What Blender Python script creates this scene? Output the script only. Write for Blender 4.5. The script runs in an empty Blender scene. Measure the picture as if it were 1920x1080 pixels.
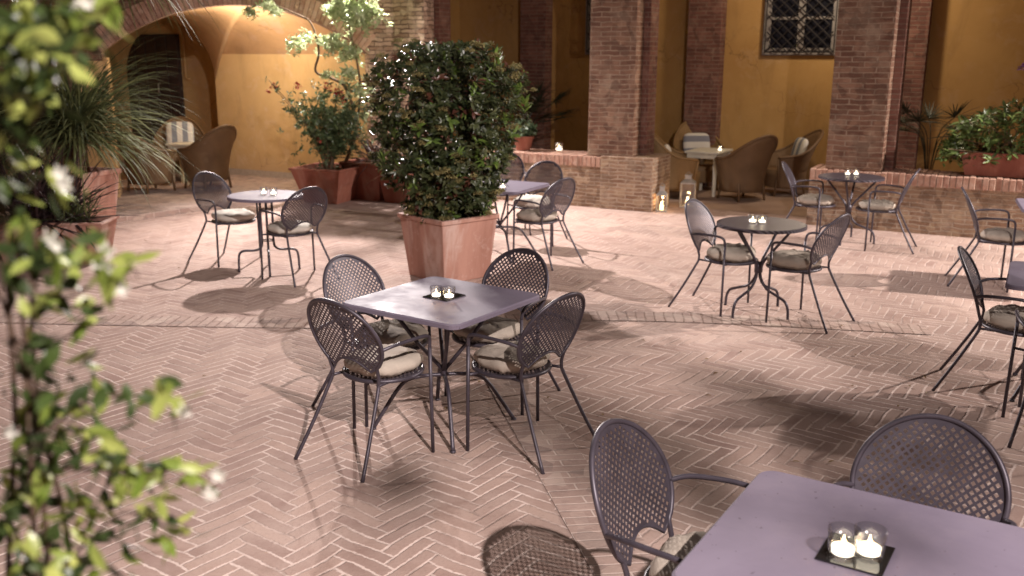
import bpy, bmesh, math, random
from math import radians as R, sin, cos, pi
from mathutils import Vector, Matrix, noise

random.seed(7)
sc = bpy.context.scene
col = sc.collection

# ------------------------------------------------------------------ camera
FPX, PITCH, CAM_H, ROLL = 1777.0, R(13.76), 2.037, 0.0037
cam_d = bpy.data.cameras.new("camera")
cam = bpy.data.objects.new("camera", cam_d)
col.objects.link(cam)
cam_d.sensor_width = 36.0
cam_d.lens = FPX / 1920 * 36
cam_d.clip_end = 400
cam_d.clip_start = 0.05
_r = Vector((1, 0, 0)); _u = Vector((0, sin(PITCH), cos(PITCH))); _f = Vector((0, cos(PITCH), -sin(PITCH)))
_ri = _r * cos(ROLL) + _u * sin(ROLL); _up = -_r * sin(ROLL) + _u * cos(ROLL)
m3 = Matrix((_ri, _up, -_f)).transposed()
cam.matrix_world = Matrix.Translation((0, 0, CAM_H)) @ m3.to_4x4()
cam_d.dof.use_dof = True
cam_d.dof.focus_distance = 4.3
cam_d.dof.aperture_fstop = 3.0
sc.camera = cam

# ------------------------------------------------------------------ night light
world = bpy.data.worlds.new("World")
sc.world = world
world.use_nodes = True
bg = world.node_tree.nodes["Background"]
bg.inputs[0].default_value = (1.0, 0.86, 0.84, 1)
bg.inputs[1].default_value = 0.10
sc.view_settings.view_transform = 'Standard'
sc.view_settings.look = 'None'
sc.view_settings.exposure = -0.05
sc.view_settings.gamma = 1.0


def lamp(name, loc, power, color, radius=0.06, target=None, spot=None):
    d = bpy.data.lights.new(name, 'SPOT' if spot else 'POINT')
    d.energy = power; d.color = color; d.shadow_soft_size = radius
    o = bpy.data.objects.new(name, d); col.objects.link(o); o.location = loc
    if spot:
        d.spot_size = R(spot); d.spot_blend = 1.0
        o.rotation_euler = (Vector(target) - Vector(loc)).to_track_quat('-Z', 'Y').to_euler()
    return o


# the courtyard's wall floodlights (above the frame / behind the camera) and a warm vault lamp; the arcade one is added fill
lamp("floodlight_entrance", (2.23, -1.76, 5.37), 4300, (1.0, 0.88, 0.84), 0.06, (0.6, 4.4, 0), 86)
lamp("floodlight_arch", (-2.35, 14.1, 3.98), 4200, (1.0, 0.9, 0.86), 0.07, (-0.9, 10.2, 0), 112)
lamp("floodlight_arcade", (9.6, 8.2, 4.1), 4600, (1.0, 0.89, 0.82), 0.08, (4.6, 9.2, 0), 88)
lamp("vault_lamp", (-3.9, 14.3, 2.15), 85, (1.0, 0.88, 0.68), 0.1)
lamp("arcade_fill", (4.3, 13.2, 3.4), 155, (1.0, 0.82, 0.6), 0.15)  # added unseen lamp that brightens the arcade walls


def at(px, py, Y):
    x = (px - 960) / FPX; v = -(py - 540) / FPX
    x, v = x * cos(ROLL) - v * sin(ROLL), x * sin(ROLL) + v * cos(ROLL)
    d = Vector((x, cos(PITCH) + v * sin(PITCH), -sin(PITCH) + v * cos(PITCH)))
    return Vector((0, 0, CAM_H)) + d * (Y / d.y)


# ------------------------------------------------------------------ node helpers
class NT:
    def __init__(s, name):
        s.m = bpy.data.materials.new(name); s.m.use_nodes = True
        s.t = s.m.node_tree; s.n = s.t.nodes; s.b = s.n["Principled BSDF"]

    def node(s, t, **kw):
        n = s.n.new(t)
        for k, v in kw.items(): setattr(n, k, v)
        return n

    def link(s, a, b): s.t.links.new(a, b)

    def put(s, inp, v):
        if isinstance(v, bpy.types.NodeSocket): s.link(v, inp)
        elif v is not None: inp.default_value = v

    def M(s, op, a, b=None, c=None, clamp=False):
        n = s.node('ShaderNodeMath', operation=op); n.use_clamp = clamp
        s.put(n.inputs[0], a); s.put(n.inputs[1], b)
        if c is not None: s.put(n.inputs[2], c)
        return n.outputs[0]

    def mix(s, f, a, b, blend='MIX'):
        n = s.node('ShaderNodeMix', data_type='RGBA', blend_type=blend)
        s.put(n.inputs[0], f)
        for i, v in ((6, a), (7, b)):
            if isinstance(v, tuple) and len(v) == 3: v = (*v, 1)
            s.put(n.inputs[i], v)
        return n.outputs[2]

    def noise(s, vec, scale, detail=4, rough=0.55, dist=0.0):
        n = s.node('ShaderNodeTexNoise'); s.put(n.inputs['Vector'], vec)
        n.inputs['Scale'].default_value = scale; n.inputs['Detail'].default_value = detail
        n.inputs['Roughness'].default_value = rough; n.inputs['Distortion'].default_value = dist
        return n.outputs[0]

    def ramp(s, f, lo, hi, a=0.0, b=1.0):
        n = s.node('ShaderNodeMapRange'); s.put(n.inputs[0], f)
        n.inputs[1].default_value = lo; n.inputs[2].default_value = hi
        n.inputs[3].default_value = a; n.inputs[4].default_value = b
        return n.outputs[0]

    def bump(s, h, strength=0.5, dist=0.01):
        n = s.node('ShaderNodeBump'); s.put(n.inputs['Height'], h)
        n.inputs['Strength'].default_value = strength; n.inputs['Distance'].default_value = dist
        s.link(n.outputs[0], s.b.inputs['Normal']); return n

    def base(s, c, rough=0.6, metal=0.0, spec=None):
        if isinstance(c, tuple) and len(c) == 3: c = (*c, 1)
        s.put(s.b.inputs['Base Color'], c); s.put(s.b.inputs['Roughness'], rough)
        s.b.inputs['Metallic'].default_value = metal
        if spec is not None: s.b.inputs['Specular IOR Level'].default_value = spec

    def obj(s): return s.node('ShaderNodeTexCoord').outputs['Object']
    def uv(s): return s.node('ShaderNodeTexCoord').outputs['UV']


def mat_paving(name, n_ratio=4, w=0.073, base=(0.45, 0.315, 0.266), zones=True):
    t = NT(name)
    g = t.node('ShaderNodeNewGeometry').outputs['Position']
    sep = t.node('ShaderNodeSeparateXYZ'); t.link(g, sep.inputs[0])
    X, Y = sep.outputs[0], sep.outputs[1]
    # slight hand-laid wobble
    wob = t.noise(g, 1.3, 2); wob2 = t.noise(g, 9.0, 2)
    X = t.M('ADD', X, t.M('MULTIPLY', t.M('SUBTRACT', wob, 0.5), 0.16))
    Y = t.M('ADD', Y, t.M('MULTIPLY', t.M('SUBTRACT', wob2, 0.5), 0.018))
    X = t.M('ADD', X, t.M('MULTIPLY', t.M('SUBTRACT', wob2, 0.5), 0.016))
    # zone: right of the joint line, or beyond the soldier band -> pattern turned
    line = t.M('SUBTRACT', X, t.M('ADD', 0.06, t.M('MULTIPLY', t.M('SUBTRACT', 4.55, Y), 0.24)))
    z2 = t.M('GREATER_THAN', line, 0.0)
    far = t.M('GREATER_THAN', Y, 7.2)
    z2 = t.M('MULTIPLY', z2, t.M('SUBTRACT', 1.0, far))
    ang = t.M('ADD', R(53), t.M('ADD', t.M('MULTIPLY', z2, R(90)), t.M('MULTIPLY', far, R(8))))
    ca, sa = t.M('COSINE', ang), t.M('SINE', ang)
    xr = t.M('DIVIDE', t.M('ADD', t.M('MULTIPLY', X, ca), t.M('MULTIPLY', Y, sa)), w)
    yr = t.M('DIVIDE', t.M('SUBTRACT', t.M('MULTIPLY', Y, ca), t.M('MULTIPLY', X, sa)), w)
    i, j = t.M('FLOOR', xr), t.M('FLOOR', yr)
    fx, fy = t.M('SUBTRACT', xr, i), t.M('SUBTRACT', yr, j)
    k = t.M('FLOORED_MODULO', t.M('SUBTRACT', i, j), 2.0 * n_ratio)
    hor = t.M('LESS_THAN', k, n_ratio - 0.5)
    p = t.M('SUBTRACT', 2 * n_ratio - 1.0, k)

    def sel(a, b): # hor ? a : b
        return t.M('ADD', t.M('MULTIPLY', a, hor), t.M('MULTIPLY', b, t.M('SUBTRACT', 1.0, hor)))
    along = sel(t.M('ADD', k, fx), t.M('ADD', p, fy))
    across = sel(fy, fx)
    d_end = t.M('MINIMUM', along, t.M('SUBTRACT', float(n_ratio), along))
    d_side = t.M('MINIMUM', across, t.M('SUBTRACT', 1.0, across))
    d = t.M('MINIMUM', d_end, d_side)
    rough_edge = t.noise(g, 45.0, 3)
    d = t.M('ADD', d, t.M('MULTIPLY', t.M('SUBTRACT', rough_edge, 0.5), 0.22))
    idv = t.node('ShaderNodeCombineXYZ')
    t.link(sel(t.M('SUBTRACT', i, k), i), idv.inputs[0]); t.link(sel(j, t.M('SUBTRACT', j, p)), idv.inputs[1]); t.link(hor, idv.inputs[2])
    wn = t.node('ShaderNodeTexWhiteNoise'); t.link(idv.outputs[0], wn.inputs[0])
    rnd = wn.outputs[0]
    mortar = t.ramp(d, 0.04, 0.13, 1.0, 0.0)
    big = t.noise(g, 0.55, 5, 0.6)
    mid = t.noise(g, 3.0, 6, 0.65)
    fine = t.noise(g, 60.0, 5, 0.7)
    c = t.mix(rnd, (base[0] * .70, base[1] * .68, base[2] * .70), (base[0] * 1.14, base[1] * 1.18, base[2] * 1.18))
    c = t.mix(t.ramp(mid, .35, .72), c, (base[0] * 1.12, base[1] * 1.22, base[2] * 1.26))
    c = t.mix(t.ramp(big, .42, .66, 0, .55), c, (base[0] * .66, base[1] * .62, base[2] * .62))
    c = t.mix(t.ramp(fine, .52, .75, 0, .4), c, (base[0] * .6, base[1] * .55, base[2] * .55))
    wear = t.M("MULTIPLY", t.ramp(t.noise(g, 1.1, 5, .65), .38, .55, .32, 1.0), t.ramp(Y, 4.5, 9.0, 1.0, .45))
    c = t.mix(t.M('MULTIPLY', mortar, wear), c, (0.74, 0.60, 0.54))
    # chipped arrises and grime caught along the joints
    grime = t.M('MULTIPLY', t.ramp(d, .0, .22, 1.0, 0.0), t.ramp(t.noise(g, 4.0, 5, .7), .50, .62)); c = t.mix(t.M('MULTIPLY', grime, .5), c, (base[0] * .34, base[1] * .30, base[2] * .28))
    stain = t.ramp(t.noise(g, 1.7, 7, .72, .8), .56, .68, 0, .45); c = t.mix(stain, c, (base[0] * .56, base[1] * .52, base[2] * .50))
    crk = t.ramp(t.noise(g, 14.0, 6, .75, .6), .62, .7, 0, .5)
    c = t.mix(crk, c, (base[0] * .5, base[1] * .46, base[2] * .44))
    t.base(c, .88, 0, .08)
    h = t.M('ADD', t.M('MULTIPLY', t.M('SUBTRACT', 1.0, mortar), .5), t.M('ADD', t.M('MULTIPLY', fine, .35), t.M('ADD', t.M('MULTIPLY', mid, .9), t.M('MULTIPLY', rnd, .35))))
    t.bump(h, .6, .011)
    return t.m


def mat_brick(name, bw=0.28, bh=0.062, c1=(.30, .135, .085), c2=(.42, .22, .15), mortar=(.46, .34, .27), msize=.009, rough_scale=1.0, patch=(.5, .36, .27), patch_amt=.5, bumpd=.012, distort=.02, offset=.5):
    t = NT(name)
    uv = t.uv()
    n = t.node('ShaderNodeTexNoise'); t.link(uv, n.inputs['Vector']); n.inputs['Scale'].default_value = 5.0 * rough_scale; n.inputs['Detail'].default_value = 3
    sub = t.node('ShaderNodeVectorMath', operation='SUBTRACT'); t.link(n.outputs[1], sub.inputs[0]); sub.inputs[1].default_value = (.5, .5, .5)
    scl = t.node('ShaderNodeVectorMath', operation='SCALE'); t.link(sub.outputs[0], scl.inputs[0]); scl.inputs['Scale'].default_value = distort
    add = t.node('ShaderNodeVectorMath', operation='ADD'); t.link(uv, add.inputs[0]); t.link(scl.outputs[0], add.inputs[1])
    b = t.node('ShaderNodeTexBrick'); t.link(add.outputs[0], b.inputs['Vector'])
    b.offset = offset; b.inputs['Scale'].default_value = 1.0
    b.inputs['Brick Width'].default_value = bw; b.inputs['Row Height'].default_value = bh
    b.inputs['Mortar Size'].default_value = msize; b.inputs['Mortar Smooth'].default_value = .4
    b.inputs['Color1'].default_value = (*c1, 1); b.inputs['Color2'].default_value = (*c2, 1); b.inputs['Mortar'].default_value = (*mortar, 1)
    b.inputs['Bias'].default_value = -.1
    pt = t.ramp(t.noise(uv, 2.2, 5, .65), .5, .66, 0, patch_amt)
    c = t.mix(pt, b.outputs[0], patch)
    dk = t.ramp(t.noise(uv, 7.0, 5, .7), .5, .75, 0, .55)
    c = t.mix(dk, c, (c1[0] * .45, c1[1] * .45, c1[2] * .5))
    w2 = t.node('ShaderNodeTexVoronoi'); t.link(uv, w2.inputs['Vector']); w2.inputs['Scale'].default_value = 9.0
    sv = t.node('ShaderNodeSeparateColor'); t.link(w2.outputs['Color'], sv.inputs[0])
    c = t.mix(t.ramp(sv.outputs[0], .55, 1, 0, .45), c, (c2[0] * 1.35, c2[1] * 1.5, c2[2] * 1.5)); c = t.mix(t.ramp(sv.outputs[1], .6, 1, 0, .5), c, (c1[0] * .5, c1[1] * .55, c1[2] * .6))
    fine = t.noise(uv, 55, 4, .7)
    c = t.mix(t.ramp(fine, .5, .8, 0, .4), c, (c2[0] * 1.25, c2[1] * 1.3, c2[2] * 1.3))
    t.base(c, .85, 0, .2)
    h = t.M('ADD', t.M('MULTIPLY', t.M('SUBTRACT', 1.0, b.outputs[1]), .7), t.M('ADD', t.M('MULTIPLY', fine, .25), t.M('MULTIPLY', t.noise(uv, 12, 5, .7), 1.1 * rough_scale)))
    t.bump(h, .8, bumpd)
    return t.m


def mat_plaster(name, c=(.62, .41, .20), c2=(.52, .32, .14)):
    t = NT(name); o = t.obj()
    a = t.noise(o, .8, 5, .6); b = t.noise(o, 5, 5, .6); f = t.noise(o, 60, 3, .6)
    k = t.mix(t.ramp(a, .35, .65), c, c2)
    k = t.mix(t.ramp(b, .55, .75, 0, .35), k, (c[0] * 1.08, c[1] * 1.15, c[2] * 1.5))
    sp = t.node('ShaderNodeSeparateXYZ'); t.link(o, sp.inputs[0])
    low_tone = t.ramp(t.M('ADD', sp.outputs[2], t.M('MULTIPLY', t.M('SUBTRACT', a, .5), .8)), .1, .5, .35, 0)  # plaster changes to a darker tone towards the bottom
    k = t.mix(low_tone, k, (c2[0] * .75, c2[1] * .85, c2[2] * 1.4))
    mp = t.node('ShaderNodeMapping'); t.link(o, mp.inputs[0]); mp.inputs['Scale'].default_value = (1, 1, .25)
    drip = t.ramp(t.noise(mp.outputs[0], 2.4, 6, .7, .8), .52, .72, 0, .45); k = t.mix(drip, k, (c2[0] * .66, c2[1] * .70, c2[2] * .8))
    vo = t.node('ShaderNodeTexVoronoi', feature='DISTANCE_TO_EDGE'); vo.inputs['Scale'].default_value = .8
    nz = t.node('ShaderNodeTexNoise'); t.link(o, nz.inputs['Vector']); nz.inputs['Scale'].default_value = 2.5; nz.inputs['Detail'].default_value = 6
    ad = t.node('ShaderNodeVectorMath', operation='MULTIPLY_ADD'); t.link(nz.outputs[1], ad.inputs[0]); ad.inputs[1].default_value = (.7, .7, .7); t.link(o, ad.inputs[2]); t.link(ad.outputs[0], vo.inputs['Vector'])
    k = t.mix(t.M('MULTIPLY', t.ramp(vo.outputs['Distance'], .002, .008, .55, 0), t.ramp(a, .45, .55)), k, (c2[0] * .45, c2[1] * .45, c2[2] * .6))
    blot = t.ramp(t.noise(o, 1.6, 6, .75, .5), .56, .62, 0, .3); k = t.mix(blot, k, (c[0] * 1.02, c[1] * 1.12, c[2] * 1.7))
    t.base(k, .9, 0, .15)
    t.bump(t.M('ADD', t.M('MULTIPLY', f, .3), t.M('ADD', b, t.noise(o, 2.5, 3))), .4, .010)
    return t.m


def mat_noise(name, c, c2, scale=8, rough=.6, metal=0, bump=.2, bdist=.003, spec=.5, lo=.35, hi=.7, detail=5, sub=0):
    t = NT(name); o = t.obj(); n = t.noise(o, scale, detail, .6)
    t.base(t.mix(t.ramp(n, lo, hi), c, c2), rough, metal, spec)
    if bump: t.bump(t.noise(o, scale * 4, 4, .6), bump, bdist)
    return t.m


def mat_leaf(name, c, c2, rough=.35, trans=.25, spec=.5):
    t = NT(name)
    g = t.node('ShaderNodeNewGeometry').outputs['Random Per Island']
    o = t.noise(t.obj(), 3.0, 3)
    k = t.mix(g, c, c2); k = t.mix(t.ramp(o, .35, .7, 0, .4), k, (c[0] * .6, c[1] * .65, c[2] * .6))
    t.base(k, rough, 0, spec)
    if trans:
        tr = t.node('ShaderNodeBsdfTranslucent'); t.link(k, tr.inputs[0])
        mx = t.node('ShaderNodeMixShader'); mx.inputs[0].default_value = trans
        t.link(t.b.outputs[0], mx.inputs[1]); t.link(tr.outputs[0], mx.inputs[2])
        t.link(mx.outputs[0], t.n['Material Output'].inputs[0])
    return t.m


def mat_wicker(name, c=(.20, .105, .045), c2=(.33, .19, .09)):
    t = NT(name); uv = t.uv()
    w1 = t.node('ShaderNodeTexWave', wave_type='BANDS', bands_direction='Y'); t.link(uv, w1.inputs[0]); w1.inputs['Scale'].default_value = 22; w1.inputs['Distortion'].default_value = .8
    w2 = t.node('ShaderNodeTexWave', wave_type='BANDS', bands_direction='X'); t.link(uv, w2.inputs[0]); w2.inputs['Scale'].default_value = 14; w2.inputs['Distortion'].default_value = .6
    h = t.M('MULTIPLY', w1.outputs[1], t.M('ADD', .5, t.M('MULTIPLY', w2.outputs[1], .5)))
    k = t.mix(h, c, c2); k = t.mix(t.ramp(t.noise(t.obj(), 4, 4), .4, .7, 0, .5), k, (c[0] * .6, c[1] * .6, c[2] * .6))
    t.base(k, .55, 0, .3); t.bump(h, .8, .006)
    return t.m


def mat_stripe(name, ca, cb, scale=9, axis='X'):
    t = NT(name)
    w = t.node('ShaderNodeTexWave', wave_type='BANDS', bands_direction=axis); t.link(t.obj(), w.inputs[0]); w.inputs['Scale'].default_value = scale
    k = t.mix(t.ramp(w.outputs[1], .45, .55), ca, cb)
    t.base(k, .9, 0, .1); t.bump(t.noise(t.obj(), 30, 4), .3, .004)
    return t.m


def mat_emit(name, c, s):
    t = NT(name); t.base((.8, .7, .5), .5)
    t.b.inputs['Emission Color'].default_value = (*c, 1); t.b.inputs['Emission Strength'].default_value = s
    return t.m


def mat_glass(name, c=(1, 1, 1), rough=.0):
    t = NT(name); t.base(c, rough); t.b.inputs['Transmission Weight'].default_value = 1; t.b.inputs['IOR'].default_value = 1.45
    return t.m


def mat_terracotta(name, c=(.42, .225, .175), c2=(.30, .145, .108), streak=(.60, .46, .41)):
    t = NT(name); o = t.obj()
    mp = t.node('ShaderNodeMapping'); t.link(o, mp.inputs[0]); mp.inputs['Scale'].default_value = (1, 1, .22)
    a = t.noise(mp.outputs[0], 5, 5, .6, .4); b = t.noise(o, 11, 6, .7)
    k = t.mix(t.ramp(a, .38, .66), c2, c); k = t.mix(t.ramp(b, .56, .8, 0, .5), k, streak)
    k = t.mix(t.ramp(t.noise(mp.outputs[0], 2.6, 4, .6, .6), .54, .64, 0, .5), k, streak)
    k = t.mix(t.ramp(t.noise(o, 4, 5, .7), .6, .75, 0, .5), k, (c2[0] * .5, c2[1] * .5, c2[2] * .5))
    t.base(k, .75, 0, .3); t.bump(t.M('ADD', b, t.noise(o, 60, 3)), .35, .004)
    return t.m


def mat_tabletop(name):
    t = NT(name); o = t.obj()
    n = t.noise(o, 2.2, 5, .6, .3)
    k = t.mix(t.ramp(n, .35, .7), (.165, .14, .186), (.21, .18, .232))
    dust = t.ramp(t.noise(o, 6, 6, .72), .5, .74, 0, .35)
    k = t.mix(dust, k, (.24, .205, .24))
    mp = t.node('ShaderNodeMapping'); t.link(o, mp.inputs[0]); mp.inputs['Scale'].default_value = (1, 9, 1); mp.inputs['Rotation'].default_value = (0, 0, .7)
    scr = t.ramp(t.noise(mp.outputs[0], 7, 6, .75, .4), .60, .72, 0, .35); k = t.mix(scr, k, (.12, .095, .13))
    sp = t.ramp(t.noise(o, 48, 2, .5), .71, .74, 0, .5)
    k = t.mix(sp, k, (.03, .022, .03))
    t.base(k, t.ramp(t.noise(o, 5, 5, .6), .3, .7, .45, .65), 0, .12)
    t.bump(t.noise(o, 90, 3), .08, .001)
    return t.m


M = {}
M['paving'] = mat_paving("paving")
M['band'] = mat_brick("band_brick", bw=.30, bh=.075, c1=(.38, .265, .225), c2=(.47, .345, .295), mortar=(.26, .175, .14), msize=.007, patch=(.5, .38, .32), patch_amt=.4, bumpd=.012, distort=.03, offset=.5)
M['strip'] = mat_brick("strip_brick", bw=.29, bh=.07, c1=(.40, .285, .245), c2=(.46, .335, .29), mortar=(.66, .53, .47), msize=.006, patch=(.5, .38, .32), patch_amt=.3, bumpd=.008, distort=.02)
M['pillar'] = mat_brick("pillar_brick", c1=(.12, .056, .037), c2=(.215, .115, .077), mortar=(.29, .205, .15), patch=(.33, .24, .175), patch_amt=.7, distort=.04, bumpd=.02)
M['dark_brick'] = mat_brick("shaded_brick", c1=(.12, .05, .038), c2=(.18, .08, .06), mortar=(.20, .135, .105), patch_amt=.25)  # darker copy of the pillar brick with shade put into its colour
M['low_brick'] = mat_brick("low_wall_brick", bw=.24, bh=.052, c1=(.22, .125, .08), c2=(.36, .24, .16), mortar=(.42, .32, .245), msize=.010, patch=(.44, .34, .26), patch_amt=.7, bumpd=.03, distort=.05)
M['rough'] = mat_brick("rough_stone", bw=.26, bh=.062, c1=(.36, .22, .15), c2=(.66, .47, .36), mortar=(.16, .10, .07), msize=.010, patch=(.62, .48, .38), patch_amt=.25, bumpd=.05, distort=.07, rough_scale=1.6)
M['soldier'] = mat_brick("soldier_brick", bw=.062, bh=.30, c1=(.30, .15, .10), c2=(.50, .30, .22), mortar=(.40, .28, .22), msize=.007, offset=0, patch_amt=.5, bumpd=.015)
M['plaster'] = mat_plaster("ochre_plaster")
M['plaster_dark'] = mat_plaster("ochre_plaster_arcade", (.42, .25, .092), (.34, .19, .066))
M['vault'] = mat_plaster("vault_plaster", (.50, .30, .16), (.40, .23, .11))
M['iron'] = mat_noise("charcoal_iron", (.056, .047, .060), (.085, .072, .092), 12, .42, .3, .1, .001)
M['iron_l'] = mat_noise("grey_iron", (.10, .085, .105), (.14, .12, .145), 12, .42, .35, .1, .001)
M['tabletop'] = mat_tabletop("painted_tabletop")
M['cushion'] = mat_noise("taupe_cushion", (.40, .345, .29), (.52, .45, .38), 3, .85, 0, .7, .012, .2)
M['cushion_w'] = mat_noise("cream_cushion", (.62, .57, .50), (.70, .65, .58), 5, .85, 0, .35, .006, .2)
M['stripe'] = mat_stripe("striped_cushion", (.62, .58, .52), (.22, .23, .26), 1.9, 'X')
M['stripe_h'] = mat_stripe("striped_cushion_cross", (.60, .56, .50), (.20, .20, .23), 1.6, 'Z')
M['wicker'] = mat_wicker("wicker", (.15, .088, .045), (.26, .16, .085))
M['wicker_l'] = mat_wicker("golden_wicker", (.22, .13, .055), (.36, .23, .11))
M['white_wood'] = mat_noise("cream_painted_wood", (.62, .58, .48), (.70, .66, .55), 6, .6, 0, .1, .002)
M['door'] = mat_noise("dark_door", (.026, .016, .018), (.05, .03, .03), 5, .55, 0, .3, .004)
M['door_edge'] = mat_noise("door_board", (.034, .021, .022), (.06, .036, .034), 5, .5, 0, .3, .004)
M['terracotta'] = mat_terracotta("terracotta")
M['terracotta_d'] = mat_terracotta("dark_terracotta", (.33, .125, .085), (.24, .08, .055), (.42, .25, .2))
M['soil'] = mat_noise("soil", (.035, .022, .015), (.07, .045, .03), 30, .95, 0, .8, .02, .1)
M['glass'] = None
M['mirror'] = mat_noise("mirror_tile", (.012, .012, .012), (.014, .013, .013), 3, .03, 0, 0, spec=1.0)
M['wax'] = mat_emit("lit_wax", (1.0, .88, .70), 3.2)
M['flame'] = mat_emit("flame", (1.0, .74, .40), 25)
M['tin'] = mat_noise("tin_cup", (.7, .7, .68), (.8, .8, .78), 20, .25, 1.0, 0)
M['grey_metal'] = mat_noise("lantern_metal", (.34, .32, .30), (.46, .43, .40), 20, .45, .5, .1)
M['pane'] = mat_noise("window_pane", (.008, .008, .013), (.014, .014, .02), 4, .3, 0, 0, spec=.12)
M['window_paint'] = mat_noise("window_paint", (.16, .14, .13), (.24, .215, .20), 6, .6, 0, .1)
M['black_iron'] = mat_noise("black_iron", (.018, .015, .016), (.03, .026, .026), 10, .5, .3, .1)
M['beam'] = mat_noise("ceiling_boards", (.16, .10, .06), (.24, .15, .09), 4, .8, 0, .2)
M['bark'] = mat_noise("bark", (.10, .065, .04), (.20, .14, .09), 20, .85, 0, .6, .004, .2)
M['vine_bark'] = mat_noise("vine_bark", (.05, .03, .022), (.10, .065, .045), 20, .8, 0, .5, .002, .2)
M['leaf_dark'] = mat_leaf("glossy_dark_leaf", (.026, .040, .016), (.095, .105, .042), .34, .15, .5)
M['leaf_red'] = mat_leaf("reddish_leaf", (.10, .035, .028), (.16, .07, .04), .3, .2)
M['leaf_new'] = mat_leaf("young_green_leaf", (.10, .17, .035), (.20, .28, .06), .35, .3)
M['umbel'] = mat_leaf("brown_green_flower_heads", (.20, .165, .065), (.34, .29, .13), .8, .1, .2)
M['leaf_olive'] = mat_leaf("oleander_leaf", (.06, .095, .045), (.15, .20, .09), .3, .25, .5)
M['leaf_pale'] = mat_leaf("pale_citrus_leaf", (.30, .38, .17), (.56, .60, .38), .25, .3, .5)
M['leaf_rhodo'] = mat_leaf("rhododendron_leaf", (.07, .11, .035), (.22, .30, .09), .3, .15, .6)
M['leaf_mid'] = mat_leaf("grey_green_leaf", (.06, .10, .05), (.12, .17, .09), .4, .2)
M['spike'] = mat_leaf("strap_leaf", (.05, .065, .03), (.22, .24, .10), .6, .15, .25)
M['spike_dark'] = mat_leaf("purple_strap_leaf", (.028, .016, .018), (.06, .035, .036), .4, .1, .5)
M['spike_red'] = mat_leaf("bronze_strap_leaf", (.18, .075, .05), (.42, .26, .16), .4, .2, .5)
M['palm_dark'] = mat_leaf("dark_palm_leaf", (.015, .02, .01), (.035, .042, .02), .5, .1)
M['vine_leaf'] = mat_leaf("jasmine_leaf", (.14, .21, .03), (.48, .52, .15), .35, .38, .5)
M['vine_shaded'] = mat_leaf("shaded_jasmine_leaf", (.022, .035, .012), (.06, .095, .022), .4, .25, .4)  # darker copy of the jasmine leaf, shade put into the colour
M['petal'] = mat_leaf("white_petal", (.72, .70, .62), (.85, .82, .76), .5, .3, .3)
M['petal_red'] = mat_leaf("red_petal", (.40, .04, .035), (.52, .12, .09), .5, .2, .3)
M['petal_mauve'] = mat_leaf("mauve_petal", (.26, .12, .28), (.40, .22, .42), .5, .2, .3)


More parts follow.
